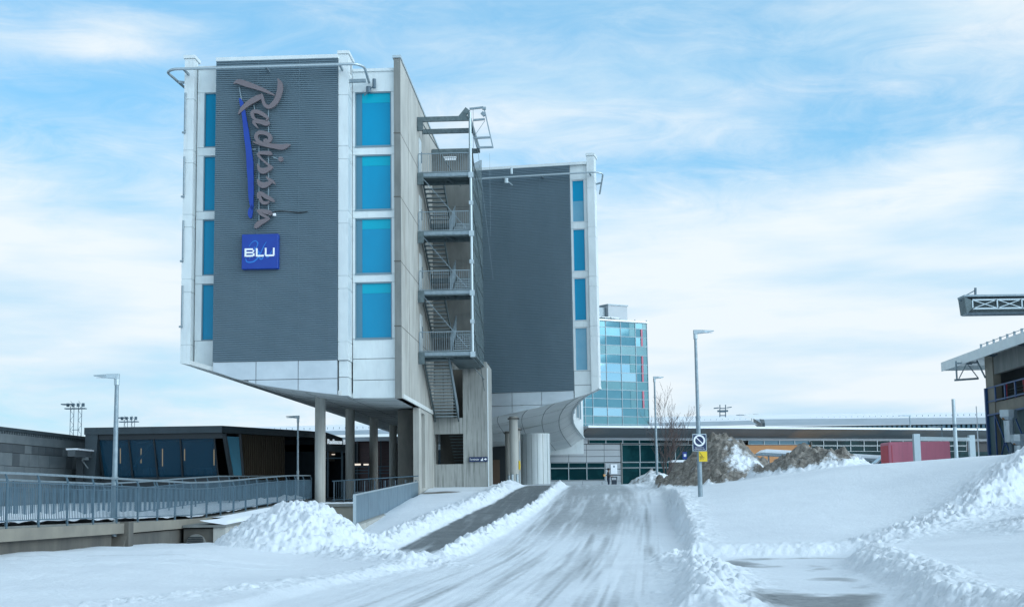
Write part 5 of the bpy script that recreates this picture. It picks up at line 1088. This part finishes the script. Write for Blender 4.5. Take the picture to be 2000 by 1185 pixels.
# ------------------------------------------------------------ glass tower behind the terminal
G = Frame(at(1140, 780, 166).x, 166, 8.05, 5.0)
gt = thing('glass_tower', 'teal glass office tower rising behind the terminal right of the hotel', 'tower', G(4, 4, 2.25))
cols = [G.px(x, 700, 0)[0] for x in (1126, 1140.5, 1155.8, 1184, 1213, 1242, 1264.5)]; cols[0] -= 6
zs_ = [2.2, 6.0]+[G.px(1200, y, 0)[1] for y in (828, 812.5, 796, 778.5, 761, 744, 727, 709.5, 692, 674, 656, 639.5, 628)]
random.seed(11)
for i in range(len(cols)-1):
    for k in range(len(zs_)-1):
        u0, u1, z0, z1 = cols[i], cols[i+1], zs_[k], zs_[k+1]; m = MB(G); tx, tz = random.uniform(-.004, .004), random.uniform(-.006, .006)
        def pane(a0, a1, mt): 
            m = MB(G); m.add([(a0, 0+tx-tz, z0+.03), (a1, 0-tx-tz, z0+.03), (a1, 0-tx+tz, z1-.03), (a0, 0+tx+tz, z1-.03)], [(0, 1, 2, 3)]); m.build('pane', mt, gt)
        kk = (len(zs_)-2-k)
        spand = kk in (3, 7, 11); last = i == len(cols)-2
        base_ = 'towerreflect' if kk in (5, 6) and i < 5 or (kk == 10 and i in (2, 3)) else 'towerglass'  # cloud reflection put in by pane colour on these rows
        if spand: pane(u0+.03, u1-.03, 'towerteal')
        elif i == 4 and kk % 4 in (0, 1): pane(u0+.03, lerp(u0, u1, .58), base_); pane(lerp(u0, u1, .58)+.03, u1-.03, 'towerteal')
        elif last: pane(u0+.03, lerp(u0, u1, .62), 'towerglass'); pane(lerp(u0, u1, .62)+.03, u1-.03, 'towerteal')
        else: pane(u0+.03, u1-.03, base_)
m = MB(G)
for c in cols: m.box(c-.035, c+.035, -.06, .10, zs_[0], zs_[-1])
for z in zs_: m.box(cols[0], cols[-1], -.05, .08, z-.03, z+.03)
m.build('mullion', 'steel', gt)
m = MB(G); m.box(cols[0], cols[-1]-.05, .13, 11, 2.2, zs_[-1]); m.build('core', 'towerteal', gt)
m = MB(G); [m.box(lerp(cols[-2], cols[-1], .46), lerp(cols[-2], cols[-1], .60), -.07, -.061, z0+.05, z1-.05) for k9, (z0, z1) in enumerate(zip(zs_[4:-2], zs_[5:-1])) if k9 % 4 != 2]; m.build('red_pipe', 'redbox', gt)
zt = zs_[-1]; MB(G).box(cols[0], cols[-1]+.15, -.25, 11.2, zt+.03, zt+.22).build('roof_edge', 'clad', gt)
m = MB(G)
for k in range(9): m.box(cols[0]+.2+k*1.35, cols[0]+1.35+k*1.35, -.1, 2.6, zt+.42, zt+.5)
m.build('sun_shade', 'clad', gt); m = MB(G); [m.box(x, x+.08, 0, .1, zt+.2, zt+.42) for x in cols[1:]]; m.build('shade_post', 'steel', gt)
a0, a1 = G.px(1188, 610, 3)[0], G.px(1225, 610, 3)[0]; ztp = G.px(1205, 597, 3)[1]; MB(G).box(a0, a1, 3, 8, zt, ztp).build('plant_room', 'termwall', gt); MB(G).box(a0-.1, a1+.1, 2.9, 8.1, ztp, ztp+.15).build('plant_room_cap', 'steel', gt)
a2 = G.px(1165, 610, 3.5)[0]; MB(G).box(a2-3, a0-.05, 3.5, 8, zt, ztp-.25).build('plant_room', 'steel', gt); MB(G).box(a2+.8, a0-.3, 3.45, 3.49, zt+.2, zt+1.1).build('louvre', 'fence', gt)
# ------------------------------------------------------------ far terminal hall with curved snowy roof
fh = thing('terminal_hall', 'far terminal hall with a long curved snow covered roof behind the low terminal', 'terminal', (0, 205, 2.25))
def vault(x0, x1, Y0, zl, zr, D, dz, mats, name='roof'):
    ks = 8
    for (t0, t1, mt) in mats:
        m = MB(); P = []
        for k in range(ks+1):
            t = lerp(t0, t1, k/ks); y = Y0+D*t; h = dz*math.sin(t*math.pi/2); P.append((y, h))
        m.add([(x0, y, zl+h) for y, h in P]+[(x1, y, zr+h) for y, h in P], [(k, k+1, ks+2+k, ks+1+k) for k in range(ks)]); m.build(name, mt, fh, smooth=True)
zL, zM, zR = at(640, 850, 190).z, at(1480, 829, 190).z, at(1900, 823, 190).z
xL, xM, xR = at(300, 850, 190).x, at(1480, 829, 190).x, at(2100, 823, 190).x
vault(xL, xM, 190, zL-.2, zM, 26, at(1400, 813, 216).z-zM, [(0, .22, 'metalroof'), (.22, 1, 'roofsnow')])
vault(xM+.6, xR, 188, at(1500, 831, 188).z, at(2100, 826, 188).z, 26, at(1700, 808, 214).z-at(1700, 829, 188).z, [(0, .30, 'metalroof'), (.30, 1, 'roofsnow')])
m = MB()
st_ = [(1471, 811.5, 1481, 212), (1476, 814.5, 1486, 206), (1481, 819, 1490, 199), (1486, 824, 1493, 193), (1489, 829, 1494, 188)]
for (xa_, ya_, xb_, Ya_), (xc_, yc_, xd_, Yc_) in zip(st_[:-1], st_[1:]):
    q = [at(xa_, ya_, Ya_), at(xb_, ya_+.3, Ya_), at(xd_, yc_+.3, Yc_), at(xc_, yc_, Yc_)]; m.hexa([tuple(v-Vector((0, 0, 1.2))) for v in q]+[tuple(v+Vector((0, 0, .25))) for v in q])
m.build('roof_step', 'darkfascia', fh)
m = MB(); m.box(xL, xM, 190.5, 190.8, 2, zL-.25); m.build('wall', 'matte', fh); m = MB(); m.box(xM, xR, 189, 189.3, 2, at(1700, 828, 188).z-.1); m.build('wall', 'mesh', fh)
m = MB()
for k in range(60): x = lerp(xM+3, xR, k/60); m.box(x, x+.9, 188.8, 188.95, at(1700, 837, 188).z, at(1700, 831, 188).z)
m.build('glazing', 'wingrey', fh)
m = MB()
for k in range(150):
    x = lerp(xL, xR, k/150); z_ = lerp(at(700, 838, 198).z, at(1800, 812, 198).z, k/150)
    if abs(k/150-.5) < 2: m.box(x, x+.06, 198, 198.06, z_-.4, z_+.25)
m.build('snow_guard', 'mast', fh)
# brick and glass block seen between the columns
bb = thing('board_clad_block', 'dark block with reddish boards seen between the hotel columns', 'building', (-13, 128, 2.2))
a, b = at(672, 862, 125), at(766, 914, 125); MB().box(a.x, b.x, 125, 131, 2.0, a.z).build('body', 'redwood', bb); MB().box(a.x, at(700, 900, 124.9).x, 124.8, 124.99, 2.0, a.z-.2).build('dark_panel', 'matte', bb)
MB().box(a.x-.3, b.x+.3, 124.6, 131.2, a.z, a.z+.35).build('roof_edge', 'metalroof', bb)
m = MB(); [m.box(at(px_, 900, 124.6).x-.06, at(px_, 900, 124.6).x+.06, 124.5, 124.6, 2.2, a.z) for px_ in (698, 744)]; m.build('post', 'black', bb)
gb = thing('glazed_link', 'teal glazed link building between the last hotel columns', 'building', (-9, 138, 2.2))
a, b = at(760, 864, 136), at(806, 940, 136); m = MB(); m.box(a.x-1, b.x+2, 136, 140, 2, a.z); m.build('body', 'termwall', gb)
for (y0, y1) in ((866, 874), (876, 885), (891, 900)): p, q = at(776, y0, 135.8), at(806, y1, 135.8); MB().box(p.x-1, q.x+2, 135.85, 135.98, q.z, p.z).build('window', 'towerdeep', gb)
m = MB(); [m.bar(tuple(at(690, y, 112)), tuple(at(768, y-1, 112)), .06, .06) for y in (911, 918, 924)]; [m.bar(tuple(at(x, 910, 112)), tuple(at(x, 940, 112)), .07, .07) for x in (692, 720, 742, 765)]
rr_ = m.build('ramp_railing', 'fence'); tag(rr_, 'far pipe railing seen between the second and fourth round columns', 'railing')
m = MB(); p, q = at(693, 905, 123), at(720, 908, 123); m.box(p.x, p.x+.5, 122.9, 123, q.z, p.z); m.box(p.x+.75, q.x, 122.9, 123, q.z, p.z-.02); lw = m.build('light_strip', 'lamps'); tag(lw, 'short white light strip glowing low between the second and third columns', 'light')
# ------------------------------------------------------------ parking garage on the right
H2 = H
pg = thing('parking_garage', 'grey parking garage with open deck and blue steel lattice at the right edge', 'garage', H(36, 105, 2.25))
ga = 31.8
m = MB(H); m.box(30.62, 52, 84, 123, 11.98, 12.22); m.build('roof', 'soffit', pg)
m = MB(H); b = 84.0
while b < 123: m.box(30.52, 30.60, b, b+2.18, 11.62, 12.36); b += 2.2
m.build('roof_edge', 'clad', pg)
MB(H).box(30.6, 52, 123.0, 123.08, 11.62, 12.36).build('roof_edge', 'clad', pg)
MB(H).box(31, 51, 85, 122, 12.23, 12.30).build('roof_snow', 'roofsnow', pg)
m = MB(H)
for k in range(14): m.box(30.95, 31.1, 112.9-1.75*k-.06, 112.9-1.75*k+.06, 12.3, 12.82)
m.box(31.0, 31.04, 88, 113, 12.72, 12.76); m.build('roof_railing', 'steel', pg)
m = MB(H); m.box(ga, ga+.6, 112.9, 115, 2, 11.97); m.build('column', 'tan', pg)
m = MB(H); m.box(ga+.1, ga+.5, 84, 112.88, 10.45, 11.97); m.build('roof_beam', 'concd', pg); m = MB(H); m.box(ga+.1, ga+.5, 84, 112.88, 7.45, 8.3); m.build('deck_beam', 'tan', pg)
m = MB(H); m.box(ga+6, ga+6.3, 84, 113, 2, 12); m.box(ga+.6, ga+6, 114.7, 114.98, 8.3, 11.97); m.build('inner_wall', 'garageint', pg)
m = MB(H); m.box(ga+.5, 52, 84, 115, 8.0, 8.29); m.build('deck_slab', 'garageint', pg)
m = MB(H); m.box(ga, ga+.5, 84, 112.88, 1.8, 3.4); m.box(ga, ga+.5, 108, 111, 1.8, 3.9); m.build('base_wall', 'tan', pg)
m = MB(H); m.box(ga+.3, ga+.35, 84, 112.88, 3.4, 7.45); m.box(ga-.03, ga-.005, 112.89, 114.5, 3.2, 7.3); m.build('mesh_screen', 'mesh', pg)
for z in (11.3,):
    for b in (118.4, 111.8, 104): 
        m = MB(H); m.bar((30.9, b, 11.9), (32.0, b, 11.86), .12, .12); m.bar((30.7, b, 11.95), (31.8, b+.3, 11.8), .1, .16); m.build('roof_bracket', 'mast', pg)
a1, z1 = H.px(1868, 724, 117); a2, z2 = H.px(1911, 736, 117); zt_, zb_ = 11.9, H.px(1868, 742, 117)[1]
m = MB(H); m.bar((a1, 117, zt_), (a1, 117, zb_), .1, .16); m.bar((a1-.2, 117, zb_), (a2, 117, zb_+.1), .1, .16); m.bar((a1, 117, zt_-.2), (a2, 117, zt_-.15), .1, .12)
am = (a1+a2)/2; m.bar((a1+.1, 117, zb_), (am, 117, zt_-.2), .07, .07); m.bar((am, 117, zt_-.2), (a2, 117, zb_+.1), .07, .07); m.bar((a2-.05, 117, 11.9), (a2-.05, 114.9, zb_), .1, .1); m.build('truss_bracket', 'steel', pg)
# blue rail and lattice
m = MB(H); m.box(ga-.22, ga-.02, 114.55, 114.85, 2, 9.5); m.build('corner_post', 'bluesteel', pg)
m = MB(H)
for h in (8.42, 9.48): m.box(ga-.1, ga-.03, 84, 114.5, h-.05, h+.05)
for k in range(12): b = 112.3-2.6*k; m.box(ga-.12, ga-.02, b-.1, b+.1, 8.3, 9.5)
m.build('blue_railing', 'bluesteel', pg)
m = MB(H)
for k in range(9): 
    for h in (8.7, 8.95, 9.2): m.box(ga+.9, ga+.94, 84, 112, h, h+.04)
m.build('crash_rail', 'steeld', pg)
for k in range(8): b = 112.9-2.2*k; m = MB(H); m.box(ga+.95, ga+1.0, b-.05, b+.05, 8.3, 9.3); m.box(ga+.93, ga+1.02, b-.08, b+.08, 9.3, 9.7); m.build('red_post', 'redp', pg)
m = MB(H)
for k in range(6):
    b1 = 112.6-4.6*k; b0 = b1-4.6; bm = (b0+b1)/2; a = ga-.12
    m.bar((a, b1, 7.35), (a, b0, 3.1), .09, .09); m.bar((a-.01, b0, 7.35), (a-.01, b1, 3.1), .09, .09); m.box(a-.05, a+.05, b1-.07, b1+.07, 3.0, 7.45)
    m.tube([(a, bm, 5.23-.35), (a, bm+.25, 5.23), (a, bm, 5.23+.35), (a, bm-.25, 5.23), (a, bm, 5.23-.35)], .05, 6)
m.box(ga-.18, ga-.03, 84, 114.5, 7.32, 7.44); m.build('lattice', 'bluesteel', pg)
def duct(label, px, py0, py1, Y, w_, top=True):
    c = at(px, (py0+py1)/2, Y); z1, z0 = at(px, py0, Y).z, at(px, py1, Y).z; t = thing('silver_duct', label, 'duct', (c.x, Y, 2.3), 'silver ducts in front of the garage')
    zt_ = z1-.72; MB().cyl(c.x, Y, z0, zt_, w_, 10).build('pipe', 'duct', t)
    if top: MB().tube([(c.x-.05, Y, zt_), (c.x, Y, zt_+.25), (c.x, Y, z1)], [w_*1.0, w_*1.65, w_*1.65], 10).build('hood', 'duct', t)
    MB().cyl(c.x-.36, Y-.1, zt_+.05, zt_+.5, .13, 8).build('lining', 'rust', t)
    MB().cyl(c.x+.1, Y, 2.2, z0, w_*.5, 8).build('stand', 'mast', t)
    return t
duct('tall silver duct with a flared hood before the blue garage lattice', 1971, 800, 863, 99, .36)
duct('lower silver duct at the right edge below the taller one', 1993, 848, 905, 97, .40)
# ------------------------------------------------------------ overhead gantry
gn = thing('overhead_gantry', 'grey lattice gantry arm reaching in from the right edge above the garage', 'gantry', (34, 90, 2.3))
x0 = 28.45; X1 = 34.5; zb_, zt_ = 12.55, 13.72
m = MB(); m.box(x0, X1, 89.9, 91.3, zt_-.06, zt_+.06); m.hexa([(x0+.1, 90.0, zb_), (X1, 90.0, zb_), (X1, 91.0, zb_), (x0+.1, 91.0, zb_), (x0+.1, 89.9, zb_+.1), (X1, 89.9, zb_+.1), (X1, 91.1, zb_+.25), (x0+.1, 91.1, zb_+.25)]); m.build('top_plate', 'steel', gn)
m = MB(); m.hexa([(x0+.1, 89.92, zb_+.05), (x0+.45, 89.92, zb_+.35), (x0+.45, 91.2, zb_+.35), (x0+.1, 91.2, zb_+.05), (x0, 89.92, zt_-.06), (x0+.42, 89.92, zt_-.25), (x0+.42, 91.2, zt_-.25), (x0, 91.2, zt_-.06)]); m.box(x0+.4, X1, 91.0, 91.1, zb_+.2, zt_-.07); m.build('end_plate', 'steeld', gn)
m = MB(); k = 0; a = x0+.5
m.box(a, X1, 89.9, 89.96, zb_+.30, zb_+.40); m.box(a, X1, 89.9, 89.96, zt_-.32, zt_-.22)
while a < X1-.1: m.bar((a, 89.93, zb_+.36), (a+1.55, 89.93, zt_-.27), .06, .05); m.bar((a, 89.94, zt_-.27), (a+1.55, 89.94, zb_+.36), .06, .05); m.box(a-.04, a+.04, 89.89, 89.96, zb_+.4, zt_-.3); a += 1.55
m.build('lattice', 'steell', gn)
m = MB(); p, q, r_ = at(1905, 577, 90.5), at(1905, 562, 90.5), at(1886, 577, 90.5); m.bar(tuple(p), tuple(q), .12, .12); m.bar(tuple(q+Vector((0, 0, -.15))), tuple(r_), .06, .06); m.bar(tuple(at(1873, 584.5, 90.5)), (x0+.1, 90.5, zt_-.3), .06, .06); m.build('hoist_post', 'mast', gn)
m = MB(); m.box(X1, X1+.5, 90, 90.5, 2, zt_+.1); m.build('mast', 'steel', gn)
# ------------------------------------------------------------ behind the right bank
rb = thing('red_container', 'faded pinkish red box container with rounded top corners behind the snow bank', 'container', (26.5, 96, 2.3))
def rbox(x0, x1, y0, y1, z0, z1, r=.12):
    pts = [(x0, z0), (x1, z0), (x1, z1-r)]+[(x1-r+r*math.cos(t), z1-r+r*math.sin(t)) for t in (math.pi/8, math.pi/4, 3*math.pi/8)]+[(x1-r, z1), (x0+r, z1)]+[(x0+r-r*math.sin(t), z1-r+r*math.cos(t)) for t in (math.pi/8, math.pi/4, 3*math.pi/8)]+[(x0, z1-r)]
    return MB().elev(pts, y0, y1)
rbox(24.55, 28.58, 95, 97.2, 2.25, 4.82).build('box_body', 'redbox', rb, bevel=.05)
m = MB(); m.box(24.72, 24.76, 94.97, 95.0, 2.4, 4.6); m.box(24.52, 24.55, 95.2, 97, 2.4, 4.6); m.build('edge_seam', 'redp', rb)
gf = thing('gate_frame', 'pale grey steel frame of two posts and a beam before the red container', 'frame', (20, 70, 2.6))
a, b = at(1789, 847, 70), at(1898, 850, 78); m = MB(); m.box(a.x-.15, a.x+.15, 69.85, 70.15, 2.0, a.z); m.build('post', 'steell', gf)
m = MB(); m.box(b.x-.2, b.x+.1, 77.8, 78.1, 2.0, b.z+.02); m.build('post', 'steell', gf)
m = MB(); m.bar((a.x+.15, 70, a.z-.22), (b.x-.2, 77.9, b.z-.2), .12, .18); m.build('cross_beam', 'steell', gf)
po = thing('steel_pole', 'plain round grey pole without a lamp standing taller than the gate frame', 'pole', (20.5, 68, 2.6))
p, q = at(1860, 779, 68), at(1868, 893, 68); MB().tube([(q.x, 68, 2.0), (q.x, 68, lerp(q.z, p.z, .5)), (q.x, 68, p.z)], [.095, .09, .08], 14).build('pole_shaft', 'steell', po, smooth=True); MB().cyl(q.x, 68, lerp(q.z, p.z, .52), lerp(q.z, p.z, .57), .105, 14).build('clamp', 'mast', po)
fp = thing('white_mast', 'very thin white mast beside the blue garage post', 'mast', (34, 105, 2.3)); p, q = at(1905, 793, 105), at(1912, 888, 105); MB().tube([(q.x, 105, 2.2), (q.x, 105, p.z)], [.06, .035], 8).build('mast_shaft', 'white', fp, smooth=True)
car = thing('parked_van', 'dark blue van with slanted windscreen and orange beacon, left of the red container', 'van', (26, 99, 2.25))
zc0 = 2.25
body = [(24.0, zc0+.35), (28.6, zc0+.35), (28.7, zc0+1.0), (28.6, zc0+1.9), (28.4, zc0+2.0), (25.9, zc0+2.0), (25.5, zc0+1.93), (24.5, zc0+1.18), (23.9, zc0+1.0), (23.85, zc0+.5)]
MB().elev(body, 98.6, 100.4).build('body', 'carpaint', car, bevel=.05)
m = MB(); m.elev([(24.72, zc0+1.26), (25.45, zc0+1.80), (26.2, zc0+1.84), (26.3, zc0+1.24)], 98.56, 98.6); m.build('side_window', 'wingrey', car)
m = MB(); m.hexa([(24.5, 98.7, zc0+1.17), (24.6, 98.7, zc0+1.17), (24.6, 100.3, zc0+1.17), (24.5, 100.3, zc0+1.17), (25.4, 98.75, zc0+1.9), (25.5, 98.75, zc0+1.9), (25.5, 100.25, zc0+1.9), (25.4, 100.25, zc0+1.9)]); m.build('windscreen', 'winpale', car)
m = MB(); m.bar((24.5, 98.62, zc0+1.18), (25.45, 98.62, zc0+1.94), .09, .09); m.bar((25.45, 98.6, zc0+1.95), (26.3, 98.6, zc0+1.98), .06, .06); m.build('pillar', 'clad', car)
for x in (24.8, 27.7):
    for y in (98.6, 100.2): wv = MB().tube([(x, y, zc0+.36), (x, y+.2, zc0+.36)], .36, 20).build('wheel', 'tyre', car); MB().tube([(x, y-.01, zc0+.36), (x, y+.0, zc0+.36)], .18, 14).build('rim', 'steel', wv)
MB().box(26.0, 26.5, 99.0, 100, zc0+2.0, zc0+2.14).build('beacon', 'lampw', car)
for y in (98.75, 99.95): MB().box(23.83, 23.95, y, y+.3, zc0+.75, zc0+.95).build('headlight', 'white', car)
sc = thing('snowy_canopy', 'long flat waiting canopy with thick snow on top, running in front of the terminal', 'canopy', (24, 112, 2.3))
p, q = at(1486, 877, 112), at(1745, 890, 112); q2 = at(1900, 896, 116)
xr = q.x+9; zr_ = p.z+(q.z-p.z)*(xr-p.x)/(q.x-p.x); zl_ = p.z
m = MB(); m.hexa([(p.x+.1, 112, zl_-.42), (xr, 112, zr_-.48), (xr, 114.5, zr_-.48), (p.x+.1, 114.5, zl_-.42), (p.x-.1, 112, zl_-.28), (xr, 112, zr_-.34), (xr, 114.5, zr_-.34), (p.x-.1, 114.5, zl_-.28)]); m.build('roof', 'steel', sc)
m = MB(); m.hexa([(p.x-.05, 112.02, zl_-.275), (xr, 112.02, zr_-.335), (xr, 114.5, zr_-.335), (p.x-.05, 114.5, zl_-.275), (p.x+.4, 112.05, zl_+.02), (xr, 112.05, zr_-.02), (xr, 114.3, zr_-.02), (p.x+.4, 114.3, zl_+.02)]); m.build('snow_cap', 'roofsnow', sc, bevel=.1)
for k in range(9): x = lerp(p.x+.8, xr-1, k/8); MB().box(x-.05, x+.05, 113.2, 113.3, 2.2, lerp(zl_, zr_, k/8)-.45).build('post', 'steel', sc)
m = MB(); m.box(p.x+.5, xr-.5, 113.6, 113.62, 2.6, 3.7); m.build('glass_screen', 'darkglass', sc)
# snow topped box by the tree
lb = thing('low_shelter', 'small dark shelter with a thin snow cap between the bare tree and the dirty heap', 'shelter', (12, 92, 2.3))
p, q = at(1312, 900, 92), at(1343, 925, 92); MB().box(p.x, q.x+.6, 92, 94, 2.2, p.z-.08).build('shelter_body', 'concdark', lb); MB().box(p.x-.05, q.x+.65, 91.95, 94, p.z-.078, p.z+.06).build('snow_cap', 'roofsnow', lb, bevel=.03)
bs2 = thing('blue_sign', 'small blue square sign inside the terminal glazing behind the bare tree', 'sign', (15, 120, 4)); p, q = at(1333, 882, 122), at(1342, 896, 122); MB().box(p.x, q.x, 122, 122.05, q.z, p.z).build('sign_plate', 'signblue', bs2); MB().box(p.x+.1, p.x+.3, 121.98, 121.999, (p.z+q.z)/2-.1, (p.z+q.z)/2+.12).build('symbol', 'white', bs2); MB().box((p.x+q.x)/2-.03, (p.x+q.x)/2+.03, 122.06, 122.1, 2.2, p.z).build('post', 'steel', bs2)
# bare tree
def bare_tree(label, x, y, z0, h, seed):
    random.seed(seed); t = thing('bare_tree', label, 'tree', (x, y, z0)); tr = MB(); cr_ = MB()
    def grow(m, p, d, r, l, lev):
        pts, rs = [p], [r]; q = p; dd = d.copy()
        n = 4
        for i in range(n):
            dd = (dd+Vector((random.gauss(0, .10), random.gauss(0, .10), .05))).normalized(); q = q+dd*(l/n); pts.append(q); rs.append(max(.006, r*(1-.55*(i+1)/n)))
        m.tube([tuple(v) for v in pts], rs, 5 if lev < 2 else 3, raw=True)
        if lev < 4:
            for k in range(4 if lev < 3 else 3):
                i = random.randint(1, n) if lev else random.randint(1, n); s = pts[i]; ax = Vector((random.gauss(0, 1), random.gauss(0, 1), random.gauss(0, .3))).normalized()
                nd_ = (dd*1.15+ax*.62+Vector((0, 0, .25))).normalized(); grow(cr_, s, nd_, rs[i]*.62, l*random.uniform(.5, .75), lev+1)
    for k in range(3): 
        a = k*2.1+.3; grow(tr, Vector((x+.12*math.cos(a), y+.12*math.sin(a), z0-.2)), Vector((.16*math.cos(a), .16*math.sin(a), 1)).normalized(), .05, h*.5, 0)
    tr.build('trunk', 'bark', t); cr_.build('crown', 'twig', t); return t
p = at(1302, 935, 88); bare_tree('slender leafless tree with several thin stems in front of the terminal glazing', p.x, 88, 2.3, 5.6, 5)
# far masts
def mast(label, px0, px1, pyt, Y, legs, hz=None, plat=True, group=None):
    c = at((px0+px1)/2, pyt, Y); t = thing('lattice_mast', label, 'mast', (c.x, Y, 2.2)); w_ = (at(px1, pyt, Y).x-at(px0, pyt, Y).x)
    m = MB(); z1 = c.z; z0 = 2.2 if hz is None else hz
    for s in (-1, 1):
        for e in (-.18, .18):
            m.bar((c.x+s*w_*.35+e, Y, z0), (c.x+s*w_*.35+e, Y, z1), .05, .05)
        k = z0
        while k < z1-.4: m.bar((c.x+s*w_*.35-.18, Y, k), (c.x+s*w_*.35+.18, Y, k+.5), .03, .03); m.bar((c.x+s*w_*.35+.18, Y, k+.5), (c.x+s*w_*.35-.18, Y, k+1.0), .03, .03); k += 1.0
    for z in np.arange(z0+1, z1, 3.0): m.bar((c.x-w_*.35, Y, z), (c.x+w_*.35, Y, z), .06, .06)
    m.build('lattice', 'mast', t); m = MB(); m.box(c.x-w_*.95, c.x+w_*.85, Y-.4, Y+.4, z1-.35, z1-.25); m.box(c.x-w_*1.25, c.x-w_*.2, Y-.5, Y+.5, z1+.1, z1+.2)
    for k in range(4): m.box(c.x-w_*.8+k*w_*.45, c.x-w_*.6+k*w_*.45, Y-.3, Y, z1-.1, z1+.25)
    m.build('platform', 'mast', t); return t
mast('left lattice floodlight mast with two legs above the slate building roof', 138, 160, 792, 150, 2)
mast('short far mast with antennas just above the pavilion roof', 243, 263, 818, 160, 2)
c = at(1411, 790, 196); am_ = thing('antenna_mast', 'small antenna frame with side arms on the far snowy roof', 'antenna', (c.x, 196, 12)); m = MB()
for px_ in (1406, 1417): m.bar(tuple(at(px_, 790, 196)), tuple(at(px_, 814, 196)), .12, .12)
for y in (797, 804, 811): m.bar(tuple(at(1406, y, 196)), tuple(at(1417, y, 196)), .12, .12)
m.build('frame', 'mast', am_); m = MB(); m.bar(tuple(at(1394, 797, 196)), tuple(at(1404, 796, 196)), .12, .15); m.bar(tuple(at(1419, 796, 196)), tuple(at(1429, 794.5, 196)), .12, .12); m.bar(tuple(at(1401, 802.5, 196)), tuple(at(1422, 802, 196)), .1, .25); m.build('side_arm', 'mast', am_)
# yellow topped pole and bollards at the columns
yp = thing('yellow_sign_pole', 'thin pale pole with a small yellow sign beside the round column', 'sign pole', at(1014.5, 950, 92)); p, q = at(1015, 860, 92), at(1016, 948, 92); MB().cyl(q.x, 92, 2.1, p.z, .035, 8).build('pole', 'steell', yp); a = at(1014.3, 908, 91.9); MB().tube([(a.x, 91.9, a.z-.28), (a.x, 91.9, a.z-.05), (a.x, 91.9, a.z+.28)], [.06, .085, .06], 8).build('sign_plate', 'yellow', yp)
for lab_, px_, Y in (('left short steel bollard at the foot of the round column', 994.5, 91), ('middle short steel bollard at the foot of the round column', 1001, 87.5), ('right short steel bollard at the foot of the round column', 1010.5, 87.5)):
    x = at(px_, 945, Y).x; t = thing('bollard', lab_, 'bollard', (x, Y, 2.2), 'steel bollards by the column'); MB().cyl(x, Y, 2.1, 2.95, .085, 14).build('bollard_tube', 'steell', t, smooth=True); MB().cyl(x, Y, 2.95, 2.98, .09, 14).build('cap', 'steel', t)
# far tree line and low hills behind everything
random.seed(21)
m = MB()
for s in range(2):
    pts = [(-900+1800*i/120, 1200+s*200) for i in range(121)]
    hs = [4+10*float(fbm(i*.13+s*7, 1.5, 4, 201)) for i in range(121)]
    m.add([(x, y, 1.9) for x, y in pts]+[(x, y+60, 1.9+h) for (x, y), h in zip(pts, hs)]+[(x, y+400, 1.9) for x, y in pts], [(i, i+1, 122+i, 121+i) for i in range(120)]+[(121+i, 122+i, 243+i, 242+i) for i in range(120)])
struct(m.build('hills', 'mesh'))
